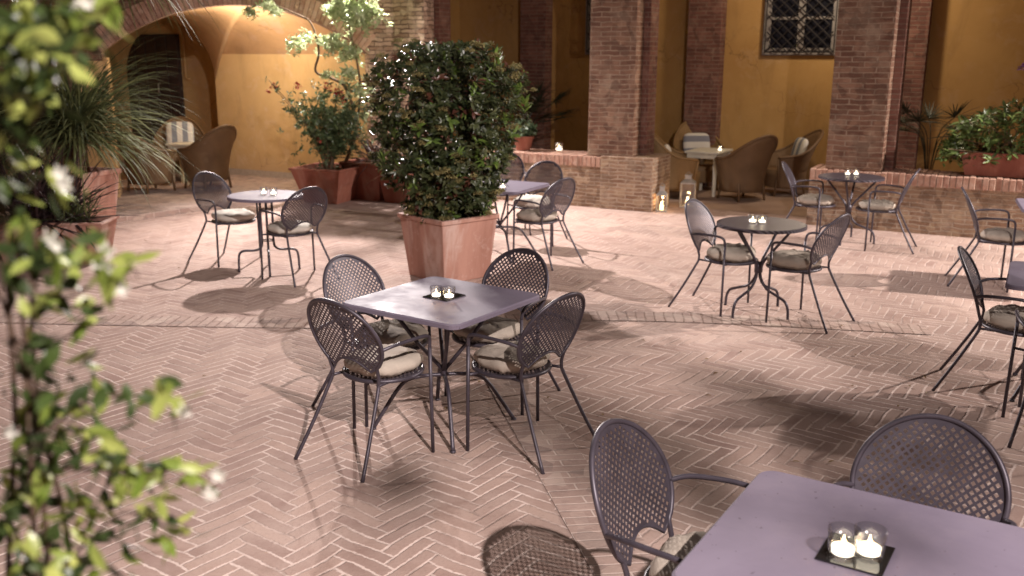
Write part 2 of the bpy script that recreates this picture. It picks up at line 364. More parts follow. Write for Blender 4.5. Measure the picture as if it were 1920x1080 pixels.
# ------------------------------------------------------------------ mesh helpers
class MB:
    def __init__(s): s.v = []; s.f = []; s.uv = {}

    def add(s, vs, fs, mtx=None):
        o = len(s.v)
        for p in vs:
            p = Vector(p); s.v.append(mtx @ p if mtx else p)
        for f in fs: s.f.append([o + i for i in f])
        return s

    def box(s, x0, x1, y0, y1, z0, z1, mtx=None, taper=0):
        t = taper
        vs = [(x0 + t, y0 + t, z0), (x1 - t, y0 + t, z0), (x1 - t, y1 - t, z0), (x0 + t, y1 - t, z0), (x0, y0, z1), (x1, y0, z1), (x1, y1, z1), (x0, y1, z1)]
        return s.add(vs, [(0, 3, 2, 1), (4, 5, 6, 7), (0, 1, 5, 4), (1, 2, 6, 5), (2, 3, 7, 6), (3, 0, 4, 7)], mtx)

    def tube(s, pts, r, n=8, closed=False, caps=True):
        pts = [Vector(p) for p in pts]; N = len(pts)
        rs = r if isinstance(r, (list, tuple)) else [r] * N
        prev = None; o = len(s.v)
        for i, p in enumerate(pts):
            if closed: t = (pts[(i + 1) % N] - pts[i - 1])
            else: t = pts[min(i + 1, N - 1)] - pts[max(i - 1, 0)]
            t.normalize()
            if prev is None:
                a = Vector((0, 0, 1)) if abs(t.z) < .9 else Vector((1, 0, 0)); nrm = t.cross(a).normalized()
            else:
                nrm = (prev - t * prev.dot(t)).normalized()
            prev = nrm; b = t.cross(nrm)
            for k in range(n):
                a = 2 * pi * k / n; s.v.append(p + (nrm * cos(a) + b * sin(a)) * rs[i])
        M_ = N if closed else N - 1
        for i in range(M_):
            j = (i + 1) % N
            for k in range(n):
                k2 = (k + 1) % n
                s.f.append([o + i * n + k, o + i * n + k2, o + j * n + k2, o + j * n + k])
        if caps and not closed:
            s.f.append([o + k for k in range(n)][::-1]); s.f.append([o + (N - 1) * n + k for k in range(n)])
        return s

    def lathe(s, prof, n=24, mtx=None, sx=1, sy=1):
        vs = []; fs = []
        for (r, z) in prof:
            for k in range(n): a = 2 * pi * k / n; vs.append((r * cos(a) * sx, r * sin(a) * sy, z))
        for i in range(len(prof) - 1):
            for k in range(n):
                k2 = (k + 1) % n; fs.append((i * n + k, i * n + k2, (i + 1) * n + k2, (i + 1) * n + k))
        return s.add(vs, fs, mtx)

    def build(s, name, mat, parent=None, smooth=False, bevel=0, solid=0, uv=False, seg=2):
        me = bpy.data.meshes.new(name)
        me.from_pydata([tuple(p) for p in s.v], [], s.f); me.update()
        if uv:
            l = me.uv_layers.new(name="UVMap")
            for p in me.polygons:
                n = p.normal; ax = max(range(3), key=lambda q: abs(n[q]))
                for li in p.loop_indices:
                    c = me.vertices[me.loops[li].vertex_index].co
                    l.data[li].uv = ((c.y, c.z) if ax == 0 else (c.x, c.z) if ax == 1 else (c.x, c.y))
        if isinstance(mat, (list, tuple)):
            for m in mat: me.materials.append(m)
        else: me.materials.append(mat)
        if smooth:
            for p in me.polygons: p.use_smooth = True
        o = bpy.data.objects.new(name, me); col.objects.link(o)
        if parent: o.parent = parent
        if solid:
            md = o.modifiers.new("thick", 'SOLIDIFY'); md.thickness = solid; md.offset = 0
        if bevel:
            md = o.modifiers.new("bevel", 'BEVEL'); md.width = bevel; md.segments = seg; md.limit_method = 'ANGLE'; md.angle_limit = R(40)
            if not smooth:
                for p in me.polygons: p.use_smooth = True
            md.harden_normals = True
        return o


def tag(o, label=None, cat=None, group=None, kind=None):
    if label: o['label'] = label
    if cat: o['category'] = cat
    if group: o['group'] = group
    if kind: o['kind'] = kind
    return o


def empty(name, loc, rz=0, label=None, cat=None, group=None):
    o = bpy.data.objects.new(name, None); col.objects.link(o); o.location = loc; o.rotation_euler = (0, 0, rz)
    o.empty_display_size = .1
    return tag(o, label, cat, group)


def copy_tree(o, loc, rz, label, parent=None):
    c = o.copy(); col.objects.link(c)
    if parent is None:
        c.location = loc; c.rotation_euler = (0, 0, rz); c['label'] = label
    else: c.parent = parent
    for ch in list(o.children):
        copy_tree(ch, None, None, None, c)
    return c


def smooth_path(pts, n=6):
    """Catmull-Rom through the points"""
    P = [Vector(p) for p in pts]; out = []
    for i in range(len(P) - 1):
        p0 = P[max(i - 1, 0)]; p1 = P[i]; p2 = P[i + 1]; p3 = P[min(i + 2, len(P) - 1)]
        for k in range(n):
            t = k / n
            out.append(.5 * ((2 * p1) + (-p0 + p2) * t + (2 * p0 - 5 * p1 + 4 * p2 - p3) * t * t + (-p0 + 3 * p1 - 3 * p2 + p3) * t ** 3))
    out.append(P[-1]); return out


# ================================================================== SETTING
ARC = Vector((1.9, 12.63, 0)); ARC_A = R(-27.5)
U = Vector((cos(ARC_A), sin(ARC_A), 0)); V = Vector((-U.y, U.x, 0))
def arc(x, y, z=0): return ARC + U * x + V * y + Vector((0, 0, z))

# ground
g = MB(); g.add([(-60, -60, 0), (60, -60, 0), (60, 70, 0), (-60, 70, 0)], [(0, 1, 2, 3)])
tag(g.build('ground', M['paving']), kind='structure')

# soldier course crossing the yard
s_ = MB()
pts = [(-4.6, 7.30), (-3.6, 7.22), (-2.95, 7.18), (-1.59, 7.13), (-.4, 7.2), (.56, 7.36), (1.3, 7.34), (2.2, 7.2), (3.2, 7.0)]
path = smooth_path([(x, y, 0) for x, y in pts], 6)
me = bpy.data.meshes.new('paving_band'); vs = []; fs = []; uvs = []
L = 0
for i, p in enumerate(path):
    t_ = (path[min(i + 1, len(path) - 1)] - path[max(i - 1, 0)]).normalized(); nn = Vector((-t_.y, t_.x, 0))
    if i: L += (p - path[i - 1]).length
    vs += [p + Vector((0, 0, .005)) - nn * .14, p + Vector((0, 0, .005)) + nn * .14]; uvs += [(0.01, L), (.29, L)]
    if i: fs.append((2 * i - 2, 2 * i, 2 * i + 1, 2 * i - 1))
me.from_pydata([tuple(v) for v in vs], [], fs); me.update(); l = me.uv_layers.new(name='UVMap')
for p in me.polygons:
    for li in p.loop_indices: l.data[li].uv = uvs[me.loops[li].vertex_index]
me.materials.append(M['band']); o = bpy.data.objects.new('paving_band', me); col.objects.link(o); tag(o, kind='structure')

# joint strip of bricks beside the zone line
s_ = MB(); a = (.06 + (4.55 - 6.95) * .24, 6.95); b = (.06 + (4.55 - 3.1) * .24, 3.1)
me = bpy.data.meshes.new('paving_strip')
me.from_pydata([(a[0] + .1, a[1], .004), (b[0], b[1], .004), (b[0] + .30, b[1] + .04, .004), (a[0] + .36, a[1] + .04, .004)], [], [(0, 1, 2, 3)])
l = me.uv_layers.new(name='UVMap')
for i, uv in enumerate([(0.0, 3.95), (0, 0), (.29, 0), (.29, 3.95)]): l.data[i].uv = uv
me.materials.append(M['strip']); o = bpy.data.objects.new('paving_strip', me); col.objects.link(o); tag(o, kind='structure')

# raised pavement before the vault
plat = [(-9.5, 9.4), (-6.2, 10.3), (-4.93, 11.62), (-4.05, 12.72), (-3.3, 13.5), (-2.45, 14.2), (-2.3, 15.2), (-4.5, 18.5), (-9.5, 18.5)]
s_ = MB(); n = len(plat)
s_.add([(x, y, 0) for x, y in plat] + [(x, y, .07) for x, y in plat], [tuple(range(n, 2 * n))] + [(i, (i + 1) % n, n + (i + 1) % n, n + i) for i in range(n)])
tag(s_.build('pavement', M['strip'], uv=True), kind='structure')
# arcade floor: a sheet of worn terracotta a few mm over the yard
s_ = MB(); P4 = [arc(-6, .62), arc(14, .62), arc(14, 3.4), arc(-6, 3.4)]
s_.add([p + Vector((0, 0, .004)) for p in P4], [(0, 1, 2, 3)])
tag(s_.build('arcade_floor', mat_noise("arcade_floor_tile", (.30, .20, .15), (.38, .26, .19), 3, .7, 0, .2, .004)), kind='structure')

# ------------------------------------------------------------------ arcade building (local frame: x along the facade, y inward)
arcade = empty('arcade_building', ARC, ARC_A, 'brick pillared arcade with ochre plaster walls behind the tables', 'building')
PX = [(-4.65, -3.62), (-1.0, -.34), (2.17, 2.82), (5.33, 5.98), (8.5, 9.15)]
for i, (x0, x1) in enumerate(PX):
    b = MB().box(x0, x1, .04, .68, .05 if i == 0 else .70, 3.2)
    o = b.build('pillar', M['rough'] if i == 0 else M['pillar'], arcade, bevel=.012, uv=True)
    if i == 0: o['label'] = 'rough pale brick pier'
# projecting pilaster strip on the inner side of each pillar
for (x0, x1) in PX[:4]:
    MB().box(x1, x1 + .10, .30, .62, .05, 3.2).build('pilaster', M['dark_brick'], arcade, bevel=.01, uv=True)
# arches between the pillars + upper wall
def arch_wall(mb, x0, x1, spring, crown, top, y0, y1, n=20):
    w = (x1 - x0) / 2; h = crown - spring; Rr = (w * w + h * h) / (2 * h); cz = crown - Rr; cx = (x0 + x1) / 2
    xs = [x0 + (x1 - x0) * k / n for k in range(n + 1)]; zs = [cz + math.sqrt(max(Rr * Rr - (x - cx) ** 2, 0)) for x in xs]
    for k in range(n):
        a, b = xs[k], xs[k + 1]; za, zb = zs[k], zs[k + 1]
        mb.add([(a, y0, za), (b, y0, zb), (b, y0, top), (a, y0, top), (a, y1, za), (b, y1, zb), (b, y1, top), (a, y1, top)],
               [(0, 1, 2, 3), (5, 4, 7, 6), (0, 4, 5, 1), (3, 2, 6, 7)])
up = MB()
for i in range(len(PX) - 1): arch_wall(up, PX[i][1] - .02, PX[i + 1][0] + .02, 3.1, 4.4, 7.5, .05, .66)
for (x0, x1) in PX: up.box(x0, x1, .05, .66, 3.2, 7.5)
up.build('upper_wall', M['pillar'], arcade, uv=True)
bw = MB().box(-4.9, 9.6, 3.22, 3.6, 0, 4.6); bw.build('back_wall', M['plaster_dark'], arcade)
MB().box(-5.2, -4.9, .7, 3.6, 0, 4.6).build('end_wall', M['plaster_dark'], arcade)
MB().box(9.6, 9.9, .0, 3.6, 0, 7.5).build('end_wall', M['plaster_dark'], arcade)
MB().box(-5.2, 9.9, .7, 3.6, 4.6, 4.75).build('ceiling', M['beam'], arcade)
for (x0, x1) in [(-3.54, -3.05), (-.57, -.03), (2.45, 2.95), (5.4, 5.9)]:
    MB().box(x0, x1, 2.95, 3.22, 0, 4.6).build('pilaster', M['dark_brick'], arcade, bevel=.01, uv=True)
# windows with diamond grilles
for wx in (-2.36, .62, 3.75 + 3.0):
    x0, x1, z0, z1 = wx, wx + 1.03, 2.11, 3.5
    w = MB()
    for a, b, c, d in ((x0 - .05, x1 + .05, z0 - .05, z0), (x0 - .05, x1 + .05, z1, z1 + .05), (x0 - .05, x0, z0, z1), (x1, x1 + .05, z0, z1)):
        w.box(a, b, 3.16, 3.218, c, d)
    win = w.build('window', M['window_paint'], arcade)
    f = MB(); cx = (x0 + x1) / 2
    for a, b in ((x0, x0 + .06), (cx - .05, cx + .05), (x1 - .06, x1)): f.box(a, b, 3.18, 3.205, z0, z1)
    for z in (z0 + .02, z0 + .48, z0 + .94): f.box(x0 + .06, cx - .05, 3.182, 3.204, z, z + .04); f.box(cx + .05, x1 - .06, 3.182, 3.204, z, z + .04)
    f.build('sash', M['window_paint'], win)
    MB().box(x0, x1, 3.206, 3.215, z0, z1).build('pane', M['pane'], win)
    gr = MB()
    nx = 6; st = (x1 - x0) / nx
    for k in range(-8, nx + 1):
        for sgn in (1, -1):
            pts = []
            xa = x0 + k * st if sgn > 0 else x1 - k * st
            q = []
            for m in range(0, 15):
                z = z0 + m * .1; x = xa + sgn * m * .1 * st / .16
                if x0 - .001 <= x <= x1 + .001 and z <= z1: q.append((x, 3.10 + (.012 if sgn > 0 else 0), z))
            if len(q) > 1: gr.tube(q, .011, 5)
    for x in (x0, x1): gr.tube([(x, 3.105, z0), (x, 3.105, z1)], .010, 5)
    for z in (z0, z1): gr.tube([(x0, 3.105, z), (x1, 3.105, z)], .010, 5)
    gr.build('grille', M['black_iron'], win)

# low walls of the arcade
def low_wall(name, x0, x1, label, y1=.62):
    e = empty(name, arc((x0 + x1) / 2, 0), ARC_A, label, 'wall'); h = (x1 - x0) / 2
    b = MB(); b.box(-h, h, 0, y1, 0, .56); b.build('masonry', M['low_brick'], e, uv=True)
    t = MB()
    n = int((x1 - x0) / .068)
    for k in range(n):
        a = -h + (2 * h) * k / n; j = random.uniform(-.008, .008)
        t.box(a + .004, a + 2 * h / n - .004, -.015 + j, y1 + .01 + j, .563, .70 + random.uniform(-.006, .006))
    t.build('coping', M['coping'], e, bevel=.006)
    MB().box(-h, h, .0, y1 - .01, .56, .688).build('mortar_bed', M['mortar'], e)
    return e
def mat_coping():
    t = NT("coping_brick"); r = t.node('ShaderNodeNewGeometry').outputs['Random Per Island']; o = t.obj()
    k = t.mix(r, (.30, .15, .11), (.52, .32, .24)); k = t.mix(t.ramp(t.noise(o, 14, 5, .7), .45, .7, 0, .7), k, (.56, .42, .34))
    t.base(k, .85, 0, .2); t.bump(t.noise(o, 40, 5, .7), .6, .008); return t.m
M['coping'] = mat_coping(); M['mortar'] = mat_noise("mortar", (.36, .28, .22), (.46, .36, .29), 20, .9, 0, .4, .004)
low_wall('low_wall', -3.6, -.78, 'low brick wall with candle jar and potted plant on it')
low_wall('low_wall', 2.0, 9.4, 'long low brick wall carrying the rhododendron trough')
ped = empty('pedestal', arc(-.40, 0), ARC_A, 'square brick pedestal carrying the middle arcade pillar', 'pedestal')
MB().box(-.375, .375, -.03, .72, 0, .72).build('masonry', M['low_brick'], ped, bevel=.01, uv=True)

# ------------------------------------------------------------------ vaulted building at the left
F0 = Vector((-5.5, 13.35, 0)); F1 = Vector((-2.1, 14.5, 0)); FA = math.atan2(1.15, 3.4); FL = (F1 - F0).length
vb = empty('vaulted_building', F0, FA, 'ochre vaulted passage behind a brick arch with dark door', 'building')
fu = Vector((cos(FA), sin(FA), 0)); fv = Vector((-fu.y, fu.x, 0))
def loc2(p): d = Vector(p) - F0; return Vector((d.dot(fu), d.dot(fv), d.z))
fw = MB(); arch_wall(fw, -.12, 3.54, 2.06, 2.72, 7.5, 0, .35, 28)
fw.box(-5, -.12, 0, .5, .06, 7.5)
fw.build('facade', M['pillar'], vb, uv=True)
MB().box(3.54, 3.92, -.012, .3, .06, 7.5).build('pier', M['rough'], vb, bevel=.01, uv=True)
# voussoir ring of soldier bricks, 12 mm proud
ring = MB(); w = 1.83; h = .66; Rr = (w * w + h * h) / (2 * h); cz = 2.72 - Rr; a0 = math.asin(w / Rr)
nv = 62
for k in range(nv):
    a = -a0 + 2 * a0 * k / nv + .0015; b = -a0 + 2 * a0 * (k + 1) / nv - .0015
    q = []
    for (ang, rr) in ((a, Rr), (b, Rr), (b, Rr + .28), (a, Rr + .28)): q.append((1.71 + rr * sin(ang), cz + rr * cos(ang)))
    yo = -.014 + random.uniform(-.006, .004)
    ring.add([(x, yo, z) for x, z in q] + [(x, .0, z) for x, z in q], [(0, 1, 2, 3), (0, 4, 5, 1), (1, 5, 6, 2), (2, 6, 7, 3), (3, 7, 4, 0)])
ring.build('arch_ring', M['coping'], vb)
# back wall plane: C1 -> right
C1 = Vector((-4.97, 16.2, 0)); d27 = Vector((cos(R(-27.5)), sin(R(-27.5)), 0)); n27 = Vector((-d27.y, d27.x, 0))
BWr = C1 + d27 * 3.15
niche_w = 3.1; NL = C1 - d27 * niche_w
MBk = MB(); a = loc2(C1); b = loc2(BWr)
MBk.add([(a.x, a.y, 0), (b.x, b.y, 0), (b.x, b.y, 2.06), (a.x, a.y, 2.06)], [(0, 1, 2, 3)])
# right reveal of the niche (faces the passage) and niche walls, 0.9 m deep
def quad(mb, p, q, z0, z1):
    a = loc2(p); b = loc2(q); mb.add([(a.x, a.y, z0), (b.x, b.y, z0), (b.x, b.y, z1), (a.x, a.y, z1)], [(0, 1, 2, 3)])
DN = .95
quad(MBk, NL + n27 * DN - d27 * .1, C1 + n27 * DN + d27 * .3, 0, 3.0)
quad(MBk, C1 + n27 * 0.001, C1 + n27 * DN, 0, 2.1)
quad(MBk, BWr, F1 + fu * .1, 0, 2.06)
quad(MBk, NL, NL + n27 * DN, 0, 2); quad(MBk, NL - d27 * 1.2, NL, 0, 3)
quad(MBk, F0 + fu * (-.12) + fv * .5, NL - d27 * 1.2, 0, 3)
MBk.build('passage_wall', M['plaster'], vb)
# left jamb face, plastered, 5 mm proud of the facade end
MB().box(-.119, -.05, .02, .5, .07, 2.0).build('jamb', M['plaster'], vb, bevel=.01)
MB().box(-.42, -.06, -.03, -.004, .07, 1.95).build('jamb_face', M['plaster'], vb, bevel=.008)
# vault: ruled surface from the front arch to the back edge
NN = 44; fr = []; bk = []
for k in range(NN + 1):
    t_ = k / NN; x = -.12 + 3.66 * t_; z = cz + math.sqrt(max(Rr * Rr - (x - 1.71) ** 2, 0)); fr.append((x, .34, z))
kn = int(NN * .55)
for k in range(NN + 1):
    if k <= kn:
        s = k / kn; ang = pi * (1 - s); hw = niche_w / 2
        px = hw + cos(ang) * hw; zz = 1.62 + 1.08 * sin(ang) ** .9 if s < .999 else 1.62
        p = loc2(NL + d27 * px)
        bk.append((p.x, p.y, max(zz, 1.62)))
    else:
        s = (k - kn) / (NN - kn); p = loc2(C1.lerp(BWr, s)); bk.append((p.x, p.y, 2.05 if s > .02 else 1.9))
vt = MB(); vs = []; ns = 6
for k in range(NN + 1):
    for m in range(ns + 1):
        t_ = m / ns; a = Vector(fr[k]); b = Vector(bk[k]); p = a.lerp(b, t_); p.z = a.z + (b.z - a.z) * (t_ ** 1.7); vs.append(p)
vt.add(vs, [(k * (ns + 1) + m, (k + 1) * (ns + 1) + m, (k + 1) * (ns + 1) + m + 1, k * (ns + 1) + m + 1) for k in range(NN) for m in range(ns)])
vt.build('vault', M['vault'], vb, smooth=True)
# niche ceiling
s_ = MB(); vs = []
for k in range(kn + 1):
    p = Vector(bk[k]); q = p + Vector((n27.dot(fu), n27.dot(fv), 0)) * (DN + .05); vs += [p, q]
s_.add(vs, [(2 * k, 2 * k + 2, 2 * k + 3, 2 * k + 1) for k in range(kn)]); s_.build('niche_ceiling', M['plaster'], vb, smooth=True)
# door in the niche (seen at the left), its plane just in front of the niche back
dp = C1 + n27 * (DN - .05)
def on_plane(px, py):
    p0 = Vector((0, 0, CAM_H)); d = at(px, py, 1.0) - p0; t_ = (dp - p0).dot(n27) / d.dot(n27); return p0 + d * t_
dl = on_plane(196, 70); dr = on_plane(333, 70)
xl = (dl - C1).dot(d27); xr = (dr - C1).dot(d27); dz = 2.40
door_o = C1 + n27 * (DN - .06)
de = MB(); A27 = R(-27.5)
mt = Matrix.Translation(loc2(door_o)) @ Matrix.Rotation(A27 - FA, 4, 'Z')
de.box(xl, xr, 0, .05, .07, dz, mt); dd = de.build('door', M['door'], vb)
bd = MB(); nb = 7
for k in range(nb):
    a = xl + (xr - xl) * k / nb; bd.box(a + .012, a + (xr - xl) / nb - .012, -.022, -.002, .10, dz - .04, mt)
bd.build('board', M['door_edge'], dd, bevel=.004)
hd = MB(); hd.tube([mt @ Vector((xr - .5, -.03, 1.52)), mt @ Vector((xr - .5, -.07, 1.50)), mt @ Vector((xr - .5, -.07, 1.36)), mt @ Vector((xr - .5, -.03, 1.34))], .012)
hd.build('handle', M['grey_metal'], dd)
pp = MB(); pp.tube([mt @ Vector((xr + .14, -.0, 2.65)), mt @ Vector((xr + .14, -.0, 1.62)), mt @ Vector((xr + .24, -.0, 1.60))], .016)
pp.build('pipe', M['plaster'], vb, smooth=True)
sk = MB(); quad(sk, C1 - n27 * .006 - d27 * 0, BWr - n27 * .006, .07, .17); sk.build('skirting', M['mortar'], vb)

# the rest of the courtyard, behind and beside the camera
for nm, x0, x1, y0, y1, lab in (('courtyard_wall', -9.9, -9.5, -6, 18, 'tall plastered courtyard wall beyond the potted palms'), ('courtyard_wall', 11.5, 11.9, -6, 8.5, 'tall plastered courtyard wall right of the tables'), ('courtyard_wall', -9.9, 11.9, -6.4, -6, 'tall plastered courtyard wall behind the camera')):
    b = MB().box(x0, x1, y0, y1, 0, 7).build(nm, M['plaster']); tag(b, lab, 'wall')


# ================================================================== METAL ARMCHAIR
def lattice(shape, pitch, hole, rot=45, fill=.97):
    """plate in (u,v) filling the closed outline shape(angle)->radius; diamond holes; returns verts 2D, faces"""
    vs = []; fs = []; ca, sa = cos(R(rot)), sin(R(rot)); N = 40; hh = pitch / 2; q = pitch * hole / 2
    def clampp(x, y, lim=1.0):
        r = math.hypot(x, y); a = math.atan2(y, x); m_ = shape(a) * lim
        return (x * m_ / r, y * m_ / r) if r > m_ and r > 1e-6 else (x, y)
    for i in range(-N, N + 1):
        for j in range(-N, N + 1):
            cx, cy = i * pitch, j * pitch
            def tr(x, y): return (x * ca - y * sa, x * sa + y * ca)
            outer = [tr(cx + a, cy + b) for a, b in ((-hh, -hh), (hh, -hh), (hh, hh), (-hh, hh))]
            inner = [tr(cx + a, cy + b) for a, b in ((-q, -q), (q, -q), (q, q), (-q, q))]
            ins = [math.hypot(*p) <= shape(math.atan2(p[1], p[0])) for p in outer]
            if not any(ins): continue
            outer = [clampp(*p) for p in outer]
            okh = all(math.hypot(*p) < shape(math.atan2(p[1], p[0])) * fill for p in inner)
            o = len(vs)
            if okh:
                vs += outer + inner
                for k in range(4): fs.append((o + k, o + (k + 1) % 4, o + 4 + (k + 1) % 4, o + 4 + k))
            else:
                vs += outer; fs.append((o, o + 1, o + 2, o + 3))
    return vs, fs


def back_map(x, z):
    """chair back surface: local (x, z above the seat joint line) -> 3D; wraps forward at the sides, leans back"""
    t = (z - .42) / .46
    y = -.215 - .175 * max(t, 0) ** 1.15 + .55 * x * x
    return Vector((x, y, z))


BA, BBr, BZ = .235, .215, .665   # half width, half height, centre height
def back_outline(n=44):
    """hoop: rises from the joint, round the back, down to the other joint"""
    pts = []
    for k in range(n + 1):
        a = R(-58) + (R(180 + 116)) * k / n   # from lower right, over the top, to lower left
        x = BA * cos(a); z = BZ + BBr * sin(a)
        pts.append(back_map(x, z))
    return pts


def make_chair(iron):
    e = empty('metal_armchair', (0, 0, 0))
    e['category'] = 'chair'; e['group'] = 'metal mesh armchairs around the courtyard tables'
    hoop = back_outline()
    hf = MB(); full = [Vector((.16, -.215, .42))] + hoop + [Vector((-.16, -.215, .42))]
    # pull hoop ends to joints smoothly
    sp = smooth_path([full[0], Vector((.163, -.212, .46))] + hoop[2:-2] + [Vector((-.163, -.212, .46)), full[-1]], 2)
    hf.tube(sp, .0095, 8); hf.build('back_frame', iron, e, smooth=True)
    # perforated back panel: disc minus the arched cut-out at the bottom
    def shp(a):
        r = 1 / math.sqrt((cos(a) / (BA - .004)) ** 2 + (sin(a) / (BBr - .004)) ** 2)
        # cut-out: below, circle centred (0,-.235) radius .13
        if sin(a) < -.45:
            c = -.262; rr = .145
            b_ = sin(a) * c; disc = b_ * b_ - (c * c - rr * rr)
            if disc > 0: r = min(r, max(b_ - math.sqrt(disc), .02))
        return r
    vs, fs = lattice(shp, .0200, .59)
    pm = MB(); pm.add([back_map(x, BZ + z) for x, z in vs], fs)
    rim = []
    for k in range(17):
        a = R(-138) + R(96) * k / 16; r = shp(a); rim.append(back_map(r * cos(a), BZ + r * sin(a)))
    p = pm.build('backrest', iron, e, solid=.0022)
    rb = MB(); rb.tube(rim, .006, 6); rb.build('rim', iron, p, smooth=True)
    # seat
    vs, fs = lattice(lambda a: .205, .0215, .58)
    stt = MB(); stt.add([(x, y * 1.0, .428 - .018 * (1 - (x * x + y * y) / .042)) for x, y in vs], fs)
    seat = stt.build('seat', iron, e, solid=.0022)
    sr = MB(); sr.tube([(.207 * cos(2 * pi * k / 32), .207 * sin(2 * pi * k / 32), .422) for k in range(32)], .0115, 8, closed=True)
    for sx in (1, -1):
        sr.tube([(sx * .16, -.215, .42), (sx * .15, -.13, .415)], .008, 6)
        sr.tube([(sx * .272, .05, .425), (sx * .19, .05, .415)], .008, 6)
    sr.build('seat_frame', iron, e, smooth=True)
    for sx in (1, -1):
        l = MB(); l.tube(smooth_path([(sx * .16, -.215, .425), (sx * .166, -.225, .39), (sx * .20, -.325, .19), (sx * .237, -.43, .0)], 4), .0098, 8)
        l.build('leg', iron, e, smooth=True)
        l = MB(); l.tube([(sx * .285, .055, .0), (sx * .28, .055, .30), (sx * .275, .055, .58)], .0098, 8)
        l.build('leg', iron, e, smooth=True)
        h0 = back_map(sx * BA * .985, .63)
        ar = MB(); ar.tube(smooth_path([h0, h0 + Vector((sx * .03, .06, .018)), (sx * .283, -.08, .655), (sx * .287, .005, .652), (sx * .281, .045, .632), (sx * .275, .055, .58)], 5), .0098, 8)
        ar.build('armrest', iron, e, smooth=True)
    return e


def make_cushion(mat):
    mb = MB(); n = 40; rows = 14; vs = []; fs = []
    for i in range(rows + 1):
        ph = -pi / 2 + pi * i / rows
        for k in range(n):
            a = 2 * pi * k / n; c = abs(cos(a)) ** .75; s = abs(sin(a)) ** .75
            x = math.copysign(c, cos(a)); y = math.copysign(s, sin(a)); pr = max(cos(ph), 0) ** .55
            wr = 1 + .035 * sin(a * 9 + ph * 2) * cos(ph) + .02 * sin(a * 17)
            z = .052 * math.copysign(abs(sin(ph)) ** .9, sin(ph))
            z *= 1 + .22 * noise.noise(Vector((x * 4 * pr, y * 4 * pr, ph))) + .07 * abs(sin(a * 8)) * pr * pr
            vs.append((x * .192 * pr * wr, y * .192 * pr * wr, .06 + z + .012 * noise.noise(Vector((x * pr * 9, y * pr * 9, 3)))))
    for i in range(rows):
        for k in range(n):
            k2 = (k + 1) % n; fs.append((i * n + k, i * n + k2, (i + 1) * n + k2, (i + 1) * n + k))
    mb.add(vs, fs); o = mb.build('seat_cushion', mat, smooth=True)
    return o


CH = [  # x, y, facing vector, iron, label, cushion label
    (-.68, 4.78, (.57, .82), 'left front of the four chairs at the middle square table, its back to the camera', 'd', 'beige cushion on the left front chair of the middle square table'),
    (0.00, 4.855, (-.74, .67), 'right front of the four chairs at the middle square table, turned side-on', 'd', 'beige cushion on the right front chair of the middle square table'),
    (-.70, 5.28, (.82, -.57), 'left rear of the four chairs at the middle square table, close to the big planter', 'd', 'cushion crossed by dark shade on the left rear chair of the middle square table'),
    (-.14, 5.40, (-.57, -.82), 'right rear of the four chairs at the middle square table, facing the camera', 'd', 'cushion partly under the tabletop on the right rear chair of the middle square table'),
    (-2.80, 9.41, (.86, -.5), 'chair left of the round table by the raised pavement, nearest the wicker armchairs', 'd', 'cream cushion on the chair left of the round table by the raised pavement'),
    (-2.09, 8.78, (-.70, .71), 'chair right of the round table by the raised pavement, its back towards the camera', 'd', 'cream cushion on the chair right of the round table by the raised pavement'),
    (1.80, 7.62, (.81, -.58), 'chair left of the round table in the middle right, near the lanterns', 'd', 'grey cushion on the chair left of the middle right round table'),
    (2.24, 7.36, (-.72, .69), 'chair right of the middle right round table, back half turned to camera', 'd', 'grey cushion on the chair right of the middle right round table'),
    (3.42, 10.62, (.93, -.36), 'chair left of the round table against the long low wall, by the arcade entrance', 'l', 'grey cushion on the chair left of the round table against the low wall'),
    (3.99, 10.29, (-.9, .44), 'chair right of the round table against the long low wall, seen side-on', 'd', 'grey cushion on the chair right of the round table against the low wall'),
    (4.475, 8.50, (.93, -.37), 'pale lit chair at the right edge below the flower trough', 'l', 'grey cushion on the pale lit chair at the right edge'),
    (3.14, 5.64, (.87, -.48), 'dark chair at the right edge, standing left of the cropped square table', 'd', 'cushion on the right edge chair standing left of the cropped square table'),
    (3.09, 5.01, (.48, .87), 'mostly cropped chair near the right edge, only its rear leg showing', 'd', None),
    (.25, 9.50, (-.72, .69), 'chair right of the square table behind the shrub, its back half turned to the camera', 'd', 'grey cushion on the chair right of the square table behind the shrub'),
    (.22, 10.42, (-.47, -.88), 'chair beyond the square table behind the shrub, in front of the low wall', 'd', 'white cushion on the chair beyond the square table behind the shrub'),
    (-.12, 11.45, (-.1, -.99), 'farthest dark chair half hidden by the shrub, below the low wall', 'd', None),
    (-.62, 9.75, (.88, .1), 'chair mostly hidden behind the planter, left of the square table', 'd', None),
    (.63, 2.66, (.83, -.55), 'large light grey chair in the foreground left of the near table', 'l', 'pale cushion on the light grey foreground chair'),
    (1.21, 2.62, (-.545, -.84), 'large dark chair at the far side of the near table, seen full face', 'd', None),
]
iron_d = make_chair(M['iron']); 
chairs = []
first_used = {'d': None, 'l': None}
cush = {}
for i, (x, y, f, lab, kd, cl) in enumerate(CH):
    rz = math.atan2(f[1], f[0]) - pi / 2
    if i == 0:
        iron_d.location = (x, y, 0); iron_d.rotation_euler = (0, 0, rz); iron_d['label'] = lab; o = iron_d
    else:
        o = copy_tree(iron_d, (x, y, 0), rz, lab)
    if cl:
        key = 'cushion_w' if ('cream' in cl or 'white' in cl) else 'cushion'
        if key not in cush:
            c = make_cushion(M[key]); cush[key] = c
        else:
            c = cush[key].copy(); col.objects.link(c)
        c.location = (x, y, .412); c.rotation_euler = (0, 0, rz + random.uniform(-.2, .2)); tag(c, cl, 'cushion', 'seat cushions on the metal armchairs')
        c.scale = (random.uniform(.95, 1.03), random.uniform(.95, 1.03), random.uniform(.9, 1.1))


